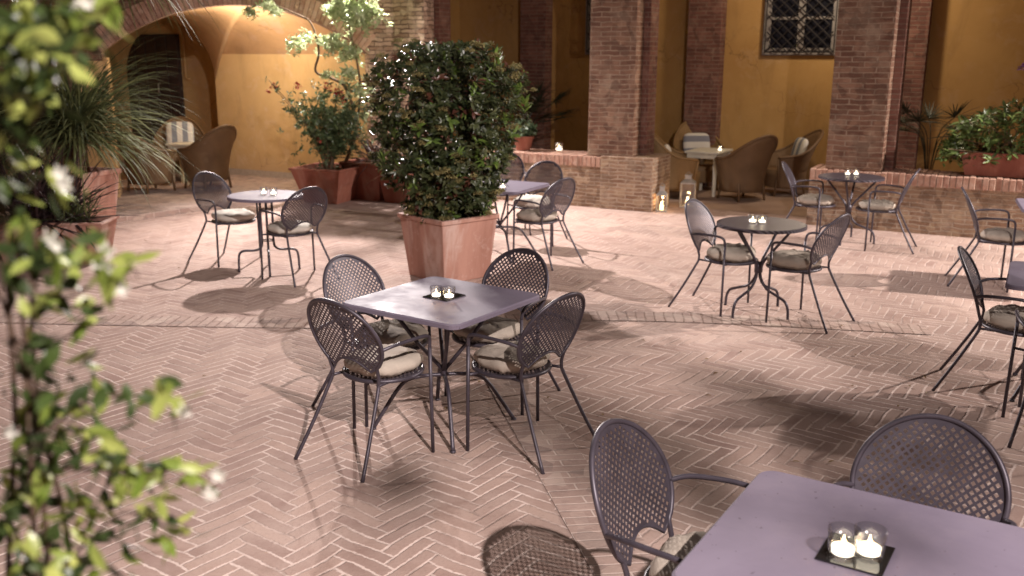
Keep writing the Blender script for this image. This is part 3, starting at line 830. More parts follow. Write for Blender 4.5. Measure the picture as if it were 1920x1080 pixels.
# ================================================================== TABLES
def rounded_square(h, r, n=6):
    pts = []
    for cx, cy, a0 in ((h - r, h - r, 0), (-h + r, h - r, 90), (-h + r, -h + r, 180), (h - r, -h + r, 270)):
        for k in range(n + 1):
            a = R(a0 + 90 * k / n); pts.append((cx + r * cos(a), cy + r * sin(a)))
    return pts


def make_square_table():
    e = empty('square_table', (0, 0, 0)); e['category'] = 'table'; e['group'] = 'square metal cafe tables'
    o1 = rounded_square(.40, .055); o2 = rounded_square(.392, .05); n = len(o1)
    mb = MB(); vs = [(x, y, .715) for x, y in o1] + [(x, y, .735) for x, y in o1] + [(x, y, .742) for x, y in o2] + [(x * .985, y * .985, .715) for x, y in o2]
    fs = [tuple(range(2 * n, 3 * n))]
    for a, b in ((0, 1), (1, 2)):
        for k in range(n): k2 = (k + 1) % n; fs.append((a * n + k, a * n + k2, b * n + k2, b * n + k))
    for k in range(n): k2 = (k + 1) % n; fs.append((k2, k, 3 * n + k, 3 * n + k2))
    mb.add(vs, fs)
    mb.add([(x * .985, y * .985, .730) for x, y in o2], [tuple(range(n))[::-1]])
    top = mb.build('tabletop', M['tabletop'], e)
    for k in range(4):
        a = R(45 + 90 * k); c, s = cos(a), sin(a); c2, s2 = cos(a + pi), sin(a + pi)
        l = MB()
        # foot -> knee -> arched brace to the middle
        l.tube(smooth_path([(.40 * c, .40 * s, .008), (.33 * c, .33 * s, .12), (.25 * c, .25 * s, .24), (.19 * c, .19 * s, .285), (.09 * c, .09 * s, .30), (.0 * c, .0 * s, .30)], 4), .0115, 8)
        l.tube([(.02 * c2, .02 * s2, .30), (.15 * c, .15 * s, .50), (.30 * c, .30 * s, .718)], .0115, 8)
        l.tube([(.40 * c, .40 * s, 0), (.40 * c, .40 * s, .012)], .016, 10)
        l.build('leg', M['iron'], e, smooth=True)
    fr = MB(); q = [(.27, .27), (-.27, .27), (-.27, -.27), (.27, -.27)]
    for k in range(4): a, b = q[k], q[(k + 1) % 4]; fr.tube([(a[0], a[1], .705), (b[0], b[1], .705)], .010, 6)
    fr.build('apron', M['iron'], e)
    return e


sq = make_square_table()
SQ = [(-.38, 5.05, -34.7, 'middle square table beside the big terracotta planter, candle glasses on a mirror'),
      (-.13, 9.76, 62, 'square table half hidden behind the leafy shrub, near the low wall'),
      (3.44, 5.57, -29, 'square table cropped by the right edge, a bare corner showing'),
      (5.0, 8.45, -23, 'square table cropped at the right edge beside the pale lit chair'),
      (.945, 2.305, -32, 'large near square table in the bottom right corner with two candle glasses')]
for i, (x, y, a, lab) in enumerate(SQ):
    if i == 0: sq.location = (x, y, 0); sq.rotation_euler = (0, 0, R(a)); sq['label'] = lab
    else: copy_tree(sq, (x, y, 0), R(a), lab)


def make_round_table(kind):
    e = empty('round_table', (0, 0, 0)); e['category'] = 'table'; e['group'] = 'round metal cafe tables'
    mb = MB()
    mb.lathe([(.0001, .742), (.34, .742), (.352, .738), (.354, .715), (.345, .715), (.343, .73), (.0001, .73)], 56)
    top = mb.build('tabletop', M['tabletop'] if kind == 'column' else M['slat_top'], e)
    for k in range(4):
        a = R((15 if kind == 'column' else 40) + 90 * k); c, s = cos(a), sin(a); l = MB()
        if kind == 'column':
            P = [(.055, .735), (.055, .5), (.055, .28), (.075, .225), (.13, .205), (.22, .205), (.265, .185), (.28, .13), (.285, 0)]
        else:
            P = [(.285, .73), (.25, .68), (.14, .55), (.05, .44), (.022, .36), (.03, .29), (.09, .215), (.19, .175), (.27, .14), (.30, .08), (.305, 0)]
        l.tube(smooth_path([(r * c, r * s, z) for r, z in P], 5), .0115, 8)
        l.build('leg', M['iron'], e, smooth=True)
    if kind == 'column':
        for z in (.30, .6):
            MB().tube([(.055 * cos(2 * pi * k / 16), .055 * sin(2 * pi * k / 16), z) for k in range(16)], .006, 6, closed=True).build('ring', M['iron'], e, smooth=True)
    else: MB().lathe([(.0001, .43), (.03, .42), (.034, .38), (.034, .34), (.0001, .33)], 16).build('collar', M['iron'], e, smooth=True)
    return e


def mat_slat():
    t = NT("perforated_tabletop"); o = t.obj()
    w = t.node('ShaderNodeTexWave', wave_type='BANDS', bands_direction='DIAGONAL'); t.link(o, w.inputs[0]); w.inputs['Scale'].default_value = 14
    k = t.mix(t.ramp(w.outputs[1], .3, .7), (.028, .022, .028), (.10, .085, .105)); t.base(k, .42, .3); t.bump(w.outputs[1], .5, .003)
    return t.m
M['slat_top'] = mat_slat()
r1 = make_round_table('column'); r1.location = (-2.36, 9.0, 0); r1['label'] = 'round table with pale plain top by the raised pavement'
r2 = make_round_table('flared'); r2.location = (2.0, 7.51, 0); r2['label'] = 'round table with ribbed top in the middle right of the yard'
copy_tree(r2, (3.80, 10.62, 0), R(20), 'round table with ribbed top against the long low wall')


# ================================================================== CANDLES
def mat_thin_glass(name="thin_glass", f0=.10, tint=(.95, .95, .93, 1)):
    t = NT(name); tr = t.node('ShaderNodeBsdfTransparent'); tr.inputs[0].default_value = tint
    gl = t.node('ShaderNodeBsdfGlossy'); gl.inputs['Roughness'].default_value = .06
    lw = t.node('ShaderNodeLayerWeight'); lw.inputs[0].default_value = .35
    mx = t.node('ShaderNodeMixShader'); t.link(t.ramp(lw.outputs[1], 0, 1, f0, .45), mx.inputs[0])
    t.link(tr.outputs[0], mx.inputs[1]); t.link(gl.outputs[0], mx.inputs[2]); t.link(mx.outputs[0], t.n['Material Output'].inputs[0]); return t.m
M['glass'] = mat_thin_glass("clear_glass", .05, (1, 1, 1, 1))


def make_glass():
    e = empty('candle_glass', (0, 0, 0)); e['category'] = 'candle glass'; e['group'] = 'small glasses with tea lights on the tables'
    g = MB().lathe([(.0005, .0), (.030, .0), (.033, .004), (.037, .072), (.0352, .0722), (.0318, .016), (.0285, .012), (.0005, .012)], 24)
    g.build('glass', M['glass'], e, smooth=True)
    c = MB().lathe([(.0005, .0135), (.025, .0135), (.0262, .027), (.025, .028), (.024, .0255), (.0005, .0245)], 18)
    cd = c.build('candle', M['wax'], e, smooth=True)
    f = MB().lathe([(.0005, .028), (.003, .031), (.0045, .038), (.0028, .048), (.0004, .057)], 10)
    f.build('flame', M['flame'], cd, smooth=True)
    return e


g0 = make_glass(); used = False
def put_glass(x, y, z, lab, s=1.0):
    global used
    if not used: g0.location = (x, y, z); g0['label'] = lab; o = g0; used = True
    else: o = copy_tree(g0, (x, y, z), random.uniform(0, 6), lab)
    o.scale = (s, s, s)
    if 'square table' in lab and 'shrub' not in lab: lamp('candle_light', Vector((x, y, z + .05)), .22, (1, .6, .28), .008)
    return o


def mirror(x, y, z, rz, lab, h=.085):
    o = MB().box(-h, h, -h, h, 0, .005).build('mirror_tile', M['mirror'], bevel=.001)
    o.location = (x, y, z); o.rotation_euler = (0, 0, rz); tag(o, lab, 'mirror tile', 'mirror tiles under the candle glasses')

ZT = .7425
def tp(px, py, z=ZT):
    p0 = Vector((0, 0, CAM_H)); d = at(px, py, 1.0) - p0; return p0 + d * ((z - CAM_H) / d.z)
for (px, py, rz, l1) in ((833, 556, -34.7, 'middle square table'), (1604, 1040, -32, 'near square table')):
    p = tp(px, py); mirror(p.x, p.y, ZT + .001, R(rz), f'small square mirror under the candle glasses on the {l1}')
a = tp(818, 559, ZT + .007); put_glass(a.x, a.y, ZT + .007, 'left candle glass of the pair on the middle square table', .92)
a = tp(842, 561, ZT + .007); put_glass(a.x, a.y, ZT + .007, 'right candle glass of the pair on the middle square table', .96)
a = tp(1579, 1045, ZT + .007); put_glass(a.x, a.y, ZT + .007, 'left candle glass of the pair on the near square table', 1.15)
a = tp(1628, 1045, ZT + .007); put_glass(a.x, a.y, ZT + .007, 'right candle glass of the pair on the near square table', 1.15)
for px, py, l1, s in ((495, 365, 'left candle glass of the pair on the round table by the raised pavement', 1.0), (513, 366, 'right candle glass of the pair on the round table by the raised pavement', 1.0),
                 (1411, 419, 'left candle glass of the pair on the middle right round table', 1.0), (1429, 420, 'right candle glass of the pair on the middle right round table', 1.0),
                 (1589, 329, 'left candle glass of the pair on the round table against the low wall', 1.0), (1605, 329, 'right candle glass of the pair on the round table against the low wall', 1.0),
                 (925, 356, 'left candle glass of the pair on the square table behind the shrub', 1.0), (943, 354, 'right candle glass of the pair on the square table behind the shrub', 1.0)):
    a = tp(px, py); put_glass(a.x, a.y, ZT + .001, l1, s)
a = arc(-1.55, .3, .712); put_glass(a.x, a.y, .712, 'large candle jar glowing on the low brick wall', 1.75)


def lantern(loc, w, h, lab):
    e = empty('lantern', loc, R(-15), lab, 'lantern', 'metal lanterns by the brick pedestal')
    b = MB(); b.box(-w, w, -w, w, 0, .02); b.box(-w, w, -w, w, h, h + .015)
    for sx in (-1, 1):
        for sy in (-1, 1): b.box(sx * w - .008 if sx > 0 else -w, w if sx > 0 else -w + .008, sy * w - .008 if sy > 0 else -w, w if sy > 0 else -w + .008, .02, h)
    b.build('frame', M['grey_metal'], e)
    r = MB(); r.add([(-w, -w, h + .016), (w, -w, h + .016), (w, w, h + .016), (-w, w, h + .016), (-w * .45, -w * .45, h + .06), (w * .45, -w * .45, h + .06), (w * .45, w * .45, h + .06), (-w * .45, w * .45, h + .06)],
                     [(0, 1, 5, 4), (1, 2, 6, 5), (2, 3, 7, 6), (3, 0, 4, 7), (4, 5, 6, 7)])
    r.box(-w * .42, w * .42, -w * .42, w * .42, h + .061, h + .11); r.box(-w * .5, w * .5, -w * .5, w * .5, h + .111, h + .12)
    r.tube([(.03 * cos(pi * k / 8), 0, h + .12 + .035 * sin(pi * k / 8)) for k in range(9)], .004, 6)
    r.build('roof', M['grey_metal'], e)
    p = MB(); q = w - .004
    for (a, b_) in (((-q, -q), (q, -q)), ((q, -q), (q, q)), ((q, q), (-q, q)), ((-q, q), (-q, -q))):
        p.add([(a[0], a[1], .021), (b_[0], b_[1], .021), (b_[0], b_[1], h - .001), (a[0], a[1], h - .001)], [(0, 1, 2, 3)])
    gp_ = p.build('pane', M['lantern_glass'], e)
    c = MB().lathe([(.0005, .021), (.028, .021), (.028, .085), (.02, .09), (.0005, .086)], 16); c = c.build('candle', M['wax_hot'], e, smooth=True)
    lamp('lantern_light', Vector(loc) + Vector((0, 0, .17)), 1.5, (1, .62, .3), .02)
    f = MB().lathe([(.0005, .09), (.006, .098), (.009, .11), (.006, .125), (.0005, .14)], 10); f.build('flame', M['flame'], c, smooth=True)
M['lantern_glass'] = mat_thin_glass('lantern_glass', .08); M['wax_hot'] = mat_emit("lantern_candle", (1, .7, .36), 3)
lantern((2.02, 12.72, 0), .072, .22, 'small lit lantern standing at the corner of the brick pedestal')
lantern((2.44, 13.12, 0), .10, .33, 'tall lit lantern behind the small one inside the arcade entrance')


# ================================================================== WICKER ARMCHAIRS
def make_wicker(mat, high=.5):
    e = empty('wicker_armchair', (0, 0, 0)); e['category'] = 'armchair'
    n = 40; m = 10; vs = []; fs = []; uvs = []
    rimpts = []
    for k in range(n + 1):
        th = R(-128) + R(256) * k / n          # 0 = rear (-y)
        s = abs(th) / R(128)
        back = (cos(min(s * 1.35, 1) * pi) + 1) / 2
        top = .62 + (high - .16) * back ** 1.1 - .04 * s ** 6
        for j in range(m + 1):
            t_ = j / m; z = .13 + (top - .13) * t_
            r = .29 + .035 * t_ + .06 * t_ * t_ * (1 + 1.1 * back)
            x = r * sin(th) * (1.0 + .03 * t_); y = -r * cos(th) * (1 + .0)
            y -= .10 * back * max(z - .5, 0) * 1.6
            vs.append((x, y, z)); uvs.append((th * .33, z))
            if j == m: rimpts.append((x, y, z))
    for k in range(n):
        for j in range(m):
            a = k * (m + 1) + j; fs.append((a, a + m + 1, a + m + 2, a + 1))
    me = bpy.data.meshes.new('shell'); me.from_pydata(vs, [], fs); l = me.uv_layers.new(name='UVMap')
    for p in me.polygons:
        p.use_smooth = True
        for li in p.loop_indices: l.data[li].uv = uvs[me.loops[li].vertex_index]
    me.materials.append(mat); o = bpy.data.objects.new('shell', me); col.objects.link(o); o.parent = e
    md = o.modifiers.new('t', 'SOLIDIFY'); md.thickness = .022; md.offset = 0
    rb = MB(); rb.tube(rimpts, .022, 8)
    b0 = Vector(vs[m]); b1 = Vector(vs[-1])
    for b, base in ((b0, vs[0]), (b1, vs[n * (m + 1)])): rb.tube([b, base], .02, 8)
    rb.build('rim', mat, o, smooth=True)
    st = MB().lathe([(.0005, .40), (.26, .40), (.29, .385), (.29, .30), (.285, .13)], 32); st.build('seat', mat, e, smooth=True)
    for sx, sy in ((1, 1), (-1, 1), (1, -1), (-1, -1)):
        l = MB(); l.tube([(sx * .21, sy * .19, .35), (sx * .235, sy * .235, .0)], [.022, .017], 8); l.build('leg', mat, e, smooth=True)
    return e


w_d = make_wicker(M['wicker']); w_l = make_wicker(M['wicker_l'], .56)
pu = .07
WK = [(w_d, (-4.62, 14.35, pu), (-.75, .5), 'dark wicker armchair in the vault facing left, white cushion leaning in it', 'wicker armchairs inside the ochre vault'),
      (w_d, (-5.35, 14.0, pu), (.55, .8), 'dark wicker armchair in the vault behind the palm fronds, its back to the yard', 'wicker armchairs inside the ochre vault'),
      (w_d, (-5.35, 15.35, pu), (.25, -.95), 'dark wicker armchair against the dark door with striped cushion', 'wicker armchairs inside the ochre vault'),
      (w_l, (2.48, 14.0, .004), (.93, -.15), 'golden wicker armchair just right of the brick pedestal, open side showing', 'wicker armchairs in the arcade'),
      (w_l, (2.95, 15.0, .004), (.1, -1), 'golden wicker armchair against the back pilaster with striped cushion', 'wicker armchairs in the arcade'),
      (w_d, (3.36, 13.85, .004), (-.45, .9), 'brown wicker armchair with its round back to the yard, right of the white table', 'wicker armchairs in the arcade'),
      (w_d, (4.12, 14.35, .004), (-.9, -.1), 'brown wicker armchair beside the big brick pillar, pale cushion inside', 'wicker armchairs in the arcade')]
seen = set()
for (src, p, f, lab, grp) in WK:
    rz = math.atan2(f[1], f[0]) - pi / 2
    if id(src) not in seen: seen.add(id(src)); src.location = p; src.rotation_euler = (0, 0, rz); src['label'] = lab; o = src
    else: o = copy_tree(src, p, rz, lab)
    o['group'] = grp


def back_cushion(p, f, mat, lab, w=.2, h=.2):
    mb = MB(); n = 28; rows = 10; vs = []; fs = []
    for i in range(rows + 1):
        ph = -pi / 2 + pi * i / rows
        for k in range(n):
            a = 2 * pi * k / n; c = math.copysign(abs(cos(a)) ** .45, cos(a)); s = math.copysign(abs(sin(a)) ** .45, sin(a)); pr = max(cos(ph), 0) ** .5
            vs.append((c * w * pr, .06 * sin(ph), s * h * pr))
    for i in range(rows):
        for k in range(n): k2 = (k + 1) % n; fs.append((i * n + k, i * n + k2, (i + 1) * n + k2, (i + 1) * n + k))
    mb.add(vs, fs); o = mb.build('back_cushion', mat, smooth=True)
    o.rotation_euler = (R(14), 0, math.atan2(f[1], f[0]) - pi / 2)
    o.location = Vector(p); tag(o, lab, 'cushion', 'loose cushions in the wicker armchairs')
def cpos(p, f, back=.20, z=.62): f = Vector((*f, 0)).normalized(); return Vector((p[0], p[1], p[2])) - f * back + Vector((0, 0, z))
back_cushion(cpos(WK[0][1], WK[0][2], .21, .66), WK[0][2], M['cushion_w'], 'white cushion in the wicker armchair facing left in the vault')
back_cushion(cpos(WK[2][1], WK[2][2], .20, .70), WK[2][2], M['stripe'], 'striped cushion in the wicker armchair against the dark door', .22, .22)
back_cushion(cpos(WK[4][1], WK[4][2], .20, .66), WK[4][2], M['stripe_h'], 'striped cushion in the wicker armchair against the back pilaster', .22, .2)
back_cushion(cpos(WK[6][1], WK[6][2], .20, .66), WK[6][2], M['stripe'], 'striped cushion in the wicker armchair beside the big brick pillar')
back_cushion(cpos(WK[3][1], WK[3][2], .19, .62), WK[3][2], M['cushion_w'], 'crumpled pale cushion in the golden armchair right of the pedestal', .17, .16)


def white_table(loc, rz, lab, w=.28, d=.28, h=.62):
    e = empty('side_table', loc, rz, lab, 'table', 'cream wooden side tables between the wicker armchairs')
    MB().box(-w, w, -d, d, h - .03, h).build('tabletop', M['white_wood'], e, bevel=.004)
    MB().box(-w + .04, w - .04, -d + .04, d - .04, h - .10, h - .031).build('apron', M['white_wood'], e)
    for sx in (-1, 1):
        for sy in (-1, 1):
            x, y = sx * (w - .055), sy * (d - .055)
            l = MB(); l.add([(x - .018, y - .018, 0), (x + .018, y - .018, 0), (x + .018, y + .018, 0), (x - .018, y + .018, 0), (x - .026, y - .026, h - .031), (x + .026, y - .026, h - .031), (x + .026, y + .026, h - .031), (x - .026, y + .026, h - .031)],
                            [(0, 3, 2, 1), (0, 1, 5, 4), (1, 2, 6, 5), (2, 3, 7, 6), (3, 0, 4, 7)]); l.build('leg', M['white_wood'], e)
white_table((2.98, 14.45, .004), R(-30), 'cream wooden side table inside the arcade entrance with a candle on it', .26, .36, .66)
white_table((-5.08, 14.75, pu), R(-10), 'cream wooden side table between the wicker armchairs in the vault', .2, .2, .64)
put_glass(3.10, 14.25, .665, 'candle glass on the cream side table in the arcade', 1.15)


# ================================================================== PLANTERS AND PLANTS
def square_pot(loc, rz, top, base, h, lab, mat=None, ln=None, cat='planter'):
    mat = mat or M['terracotta']; ln = ln or top
    e = empty('planter', loc, rz, lab, cat); b = base / 2; t_ = top / 2; L = ln / 2; bl = L * base / top
    m = MB(); w = .035
    rings = [(b, bl, 0), (b + (t_ - b) * .93, bl + (L - bl) * .93, h * .93), (t_ + .012, L + .012, h * .935), (t_ + .012, L + .012, h), (t_ - w, L - w, h), (t_ - w - .01, L - w - .01, h - .08)]
    vs = []; fs = [(3, 2, 1, 0)]
    for (a, c, z) in rings: vs += [(-c, -a, z), (c, -a, z), (c, a, z), (-c, a, z)]
    for i in range(len(rings) - 1):
        for k in range(4): k2 = (k + 1) % 4; fs.append((i * 4 + k, i * 4 + k2, i * 4 + 4 + k2, i * 4 + 4 + k))
    m.add(vs, fs); m.build('pot', mat, e, bevel=.008)
    s = MB(); n = 10
    vs = []; 
    for i in range(n + 1):
        for j in range(n + 1):
            x = (-1 + 2 * i / n) * (L - w - .008); y = (-1 + 2 * j / n) * (t_ - w - .008); vs.append((x, y, h - .06 + .02 * noise.noise(Vector((x * 9, y * 9, 1)))))
    s.add(vs, [(i * (n + 1) + j, (i + 1) * (n + 1) + j, (i + 1) * (n + 1) + j + 1, i * (n + 1) + j + 1) for i in range(n) for j in range(n)])
    s.build('soil', M['soil'], e, smooth=True)
    return e


class Leaves:
    """many small leaf blades in one mesh"""
    def __init__(s): s.mb = MB()

    def leaf(s, p, d, up, L, W, fold=.25, curl=.25, seg=2):
        p = Vector(p); d = Vector(d).normalized(); sd = d.cross(Vector(up))
        if sd.length < 1e-3: sd = d.cross(Vector((.3, .8, .1)))
        sd.normalize(); nn = sd.cross(d)
        pr = [(0, .12), (.3, .9), (.62, 1), (1, .05)]
        vs = []
        for t_, w in pr:
            c = p + d * (L * t_) - nn * (curl * L * t_ * t_)
            vs += [c - sd * (W * w / 2) + nn * fold * W * w * .5, c, c + sd * (W * w / 2) + nn * fold * W * w * .5]
        fs = []
        for i in range(3): a = 3 * i; fs += [(a, a + 1, a + 4, a + 3), (a + 1, a + 2, a + 5, a + 4)]
        s.mb.add(vs, fs)

    def blade(s, p, d, L, W, droop=.5, seg=7, tw=0, narrow=.1):
        """long strap leaf arching under gravity"""
        p = Vector(p); d = Vector(d).normalized(); q = p.copy(); vs = []; sd = d.cross(Vector((0, 0, 1)))
        if sd.length < .05: sd = Vector((cos(tw), sin(tw), 0))
        sd.normalize(); sd = Matrix.Rotation(random.uniform(-.5, .5), 3, d) @ sd
        for i in range(seg + 1):
            t_ = i / seg; w = W * (narrow + (1 - narrow) * min(t_ * 5, 1)) * (1 - t_ ** 2.2) + .0008
            vs += [q - sd * w / 2, q + sd * w / 2]
            q = q + d * (L / seg); d = (d + Vector((0, 0, -droop * (t_ + .15) * 1.8 / seg))).normalized()
        s.mb.add(vs, [(2 * i, 2 * i + 1, 2 * i + 3, 2 * i + 2) for i in range(seg)])

    def build(s, name, mat, parent=None): return s.mb.build(name, mat, parent, smooth=False)


def rnd_dir(): 
    z = random.uniform(-1, 1); a = random.uniform(0, 2 * pi); r = math.sqrt(1 - z * z); return Vector((r * cos(a), r * sin(a), z))


def sprig(Lv, p, axis, n, L, W, spread=.9, curl=.2):
    """rosette / shoot of leaves round a twig tip"""
    axis = axis.normalized()
    for k in range(n):
        a = rnd_dir(); a = (a - axis * a.dot(axis)).normalized()
        d = (axis * random.uniform(.25, 1) + a * spread).normalized()
        Lv.leaf(p - axis * random.uniform(0, L * 1.0), d, axis, L * random.uniform(.7, 1.15), W * random.uniform(.8, 1.15), curl=curl)


# --- the big shrub in the middle planter
pc = Vector((-.60, 8.80, 0))
square_pot(pc, R(-48), .66, .54, .60, 'large tapering terracotta planter in the middle of the yard', M['terracotta'])
sh = empty('shrub', pc + Vector((0, 0, .56)), 0, 'tall dense dark glossy shrub filling the middle planter', 'shrub')
st = MB()
for k in range(9):
    a = random.uniform(0, 2 * pi); r = random.uniform(.02, .12)
    st.tube(smooth_path([(r * cos(a), r * sin(a), 0), (r * 1.6 * cos(a), r * 1.6 * sin(a), .4), (r * 3.3 * cos(a + .3), r * 3 * sin(a + .3), .9), (r * 4 * cos(a + .2), r * 4 * sin(a + .2), 1.3)], 4), [.014 - .0009 * i for i in range(13)], 6)
st.build('stems', M['bark'], sh, smooth=True)
def shrub_pt():
    """point in the shrub's uneven volume, biased to the outside"""
    while True:
        z = random.uniform(-.02, 1.58)
        R0 = .30 + .36 * min(z / .55, 1) if z < .6 else .66
        if z > 1.25: R0 *= math.sqrt(max(1 - ((z - 1.25) / .40) ** 2, .03))
        a = random.uniform(0, 2 * pi)
        R1 = R0 * (1.02 + .32 * noise.noise(Vector((cos(a) * 2.2, sin(a) * 2.2, z * 2.8 + 3)))) 
        r = R1 * random.uniform(0, 1) ** .38
        p = Vector((r * cos(a), r * sin(a), z))
        if noise.noise(p * 3.6 + Vector((5, 2, 1))) < -.14: continue
        return p, Vector((cos(a), sin(a), (z - .6) * .8)), r / max(R1, .01)
Ld, Lr, Ln, Lu = Leaves(), Leaves(), Leaves(), Leaves()
for k in range(2500):
    p, o_, q = shrub_pt(); ax = (o_ * .7 + rnd_dir() * .6 + Vector((0, 0, .5))).normalized()
    t_ = random.random()
    T = Ln if (t_ > .93 and q > .75) else Lr if (t_ > .87) else Ld
    sprig(T, p, ax, 7, .072 if T is not Ln else .085, random.uniform(.02, .036), .9, .3)
for k in range(330):
    p, o_, q = shrub_pt()
    if q < .7: continue
    p += o_.normalized() * .05; rr = random.uniform(.03, .06)
    for m in range(90):
        d = rnd_dir(); d.z = abs(d.z) * .6; Lu.leaf(p + d * rr * random.random() ** .4, rnd_dir(), (0, 0, 1), .017, .013)
for k in range(46):
    p, o_, q = shrub_pt()
    if q > .8:
        p2_ = p + (o_.normalized() + Vector((0, 0, .5))) * random.uniform(.07, .14); sprig(random.choice((Ln, Ld, Ld)), p2_, o_ + Vector((0, 0, .6)), 10, .085, .028, .7, .15)
for (px, py) in ((770, 110), (800, 105), (870, 95), (930, 100), (905, 115), (850, 120), (970, 170), (985, 190), (740, 240), (720, 290)):
    p = at(px, py, 8.6) - (pc + Vector((0, 0, .56))); sprig(Ln, p, Vector((random.uniform(-.3, .3), 0, 1)), 12, .11, .03, .6, .1)
    st2 = None
Ld.build('foliage', M['leaf_dark'], sh); Lr.build('red_foliage', M['leaf_red'], sh); Ln.build('young_foliage', M['leaf_new'], sh); Lu.build('flower_heads', M['umbel'], sh)

# --- red-flowered shrub + pale tree by the brick pier
def rel(px, py, Y, base): return at(px, py, Y) - base
b0 = Vector((-2.62, 13.55, 0))
square_pot(b0, R(-20), .80, .52, .50, 'dark red terracotta planter before the ochre wall', M['terracotta_d'])
bb = b0 + Vector((0, 0, .46))
os_ = empty('flowering_shrub', bb, 0, 'airy shrub with red blossoms leaning over the dark planter', 'shrub')
st = MB(); Lo = Leaves(); Lf = Leaves()
tips = [(520, 175), (505, 150), (560, 195), (575, 185), (600, 180), (620, 200), (635, 175), (600, 225), (650, 220), (590, 250), (630, 260), (575, 240), (655, 255), (675, 240), (610, 205), (640, 240), (690, 200), (665, 200)]
for (px, py) in tips:
    t_ = rel(px + random.uniform(-4, 4), py, 13.5 + random.uniform(-.3, .3), bb); m_ = t_ * .5 + Vector((0, 0, .05)); m_.x *= .75
    P = smooth_path([(random.uniform(-.08, .08), random.uniform(-.05, .05), -.02), m_ * .5, m_, t_], 4)
    st.tube(P, [.013 - .0007 * i for i in range(len(P))], 5)
    for k in range(26):
        q = P[random.randint(6, len(P) - 1)] + rnd_dir() * random.uniform(0, .13); sprig(Lo, q, (rnd_dir() + Vector((0, 0, .6))), 6, .07, .022, .9)
for k in range(560):
    q = rel(random.gauss(625, 30), random.gauss(232, 30), 13.5 + random.uniform(-.3, .4), bb)
    sprig(Lo, q, rnd_dir() + Vector((0, 0, .5)), 6, .07, .022, .9)
for (px, py) in ((505, 168), (515, 160), (557, 160), (619, 165), (629, 172), (641, 178), (644, 188), (612, 160), (600, 262), (560, 163), (634, 170)):
    c = rel(px, py, 13.3, bb)
    for k in range(15): d = rnd_dir(); Lf.leaf(c + d * .02, d, (0, 0, 1), .036, .03)
st.build('stems', M['bark'], os_, smooth=True); Lo.build('foliage', M['leaf_olive'], os_); Lf.build('blossoms', M['petal_red'], os_)

tb = b0 + Vector((.18, .15, .46))
tr = empty('small_tree', tb, 0, 'slender bent tree with brightly lit pale leaves before the brick pier', 'tree')
tk = MB()
P = smooth_path([(0, 0, 0), rel(668, 240, 13.7, tb), rel(650, 168, 13.6, tb), rel(625, 148, 13.6, tb), rel(592, 134, 13.6, tb), rel(598, 95, 13.5, tb), rel(584, 45, 13.5, tb), rel(560, 28, 13.5, tb), rel(510, 8, 13.4, tb)], 5)
tk.tube(P, [.028 - .0005 * i for i in range(len(P))], 7)
P2 = smooth_path([rel(668, 240, 13.7, tb), rel(676, 170, 13.6, tb), rel(668, 110, 13.5, tb), rel(655, 50, 13.5, tb), rel(650, 0, 13.5, tb), rel(645, -40, 13.5, tb)], 4)
tk.tube(P2, [.02 - .0007 * i for i in range(len(P2))], 6)
tk.build('trunk', M['bark'], tr, smooth=True)
Lp = Leaves()
for (cx, cy, sx, sy, n) in ((560, 82, 20, 12, 32), (575, 70, 12, 8, 20), (625, 82, 25, 14, 55), (655, 98, 22, 12, 45), (670, 30, 35, 18, 150), (640, 15, 25, 14, 90), (690, 15, 18, 14, 34), (505, 10, 12, 8, 26), (470, 22, 8, 6, 16), (520, 22, 8, 5, 10), (615, 140, 12, 4, 12), (672, 165, 26, 26, 26), (690, 200, 22, 22, 14), (655, 140, 12, 10, 30), (660, -30, 40, 20, 150)):
    for k in range(n):
        q = rel(random.gauss(cx, sx * .55), random.gauss(cy, sy * .6), 13.45 + random.gauss(0, .16), tb)
        sprig(Lp, q, rnd_dir() + Vector((0, 0, .3)), 6, .085, .028, .9, .25)
Lp.build('crown', M['leaf_pale'], tr)

# --- second and third pots beside it, with bronze strap leaves
square_pot((-2.02, 13.85, 0), R(-27), .70, .50, .55, 'plain dark planter in the shade between two other pots', M['terracotta_d'])
p2 = Vector((-1.55, 13.5, 0))
square_pot(p2, R(-27), .55, .40, .48, 'planter just behind the big shrub holding bronze strap leaves', M['terracotta_d'])
def spiky(name, base, n, L, W, mat, lab, cat='plant', up=.9, droop=.6, stem=None, jitter=.05, tilt=(0, 0, 0), Lvar=.4):
    e = empty(name, base, 0, lab, cat); Lv = Leaves()
    for k in range(n):
        a = random.uniform(0, 2 * pi); u_ = random.uniform(-.15, 1) * up
        d = Vector((cos(a), sin(a), u_ * 1.6)) + Vector(tilt)
        o0 = Vector((random.uniform(-1, 1) * jitter, random.uniform(-1, 1) * jitter, random.uniform(0, .12)))
        if stem: o0 += Vector(stem[-1]) + Vector((0, 0, random.uniform(-.22, .02)))
        Lv.blade(o0, d, L * random.uniform(1 - Lvar, 1), W * random.uniform(.7, 1.1), droop)
    if stem:
        s = MB(); s.tube(smooth_path(stem, 4), [.04] * (4 * (len(stem) - 1) + 1), 8); s.build('stem', M['bark'], e, smooth=True)
    Lv.build('foliage', mat, e); return e
spiky('strap_leaf_plant', p2 + Vector((0, 0, .44)), 90, 1.05, .035, M['spike_red'], 'bronze strap-leaved plant fanning out left of the big shrub', up=1.0, droop=.45)
spiky('strap_leaf_plant', Vector((-2.02, 13.85, .5)), 70, .9, .03, M['spike_dark'], 'dark low strap-leaved plant in the shaded middle pot', up=.9, droop=.7)

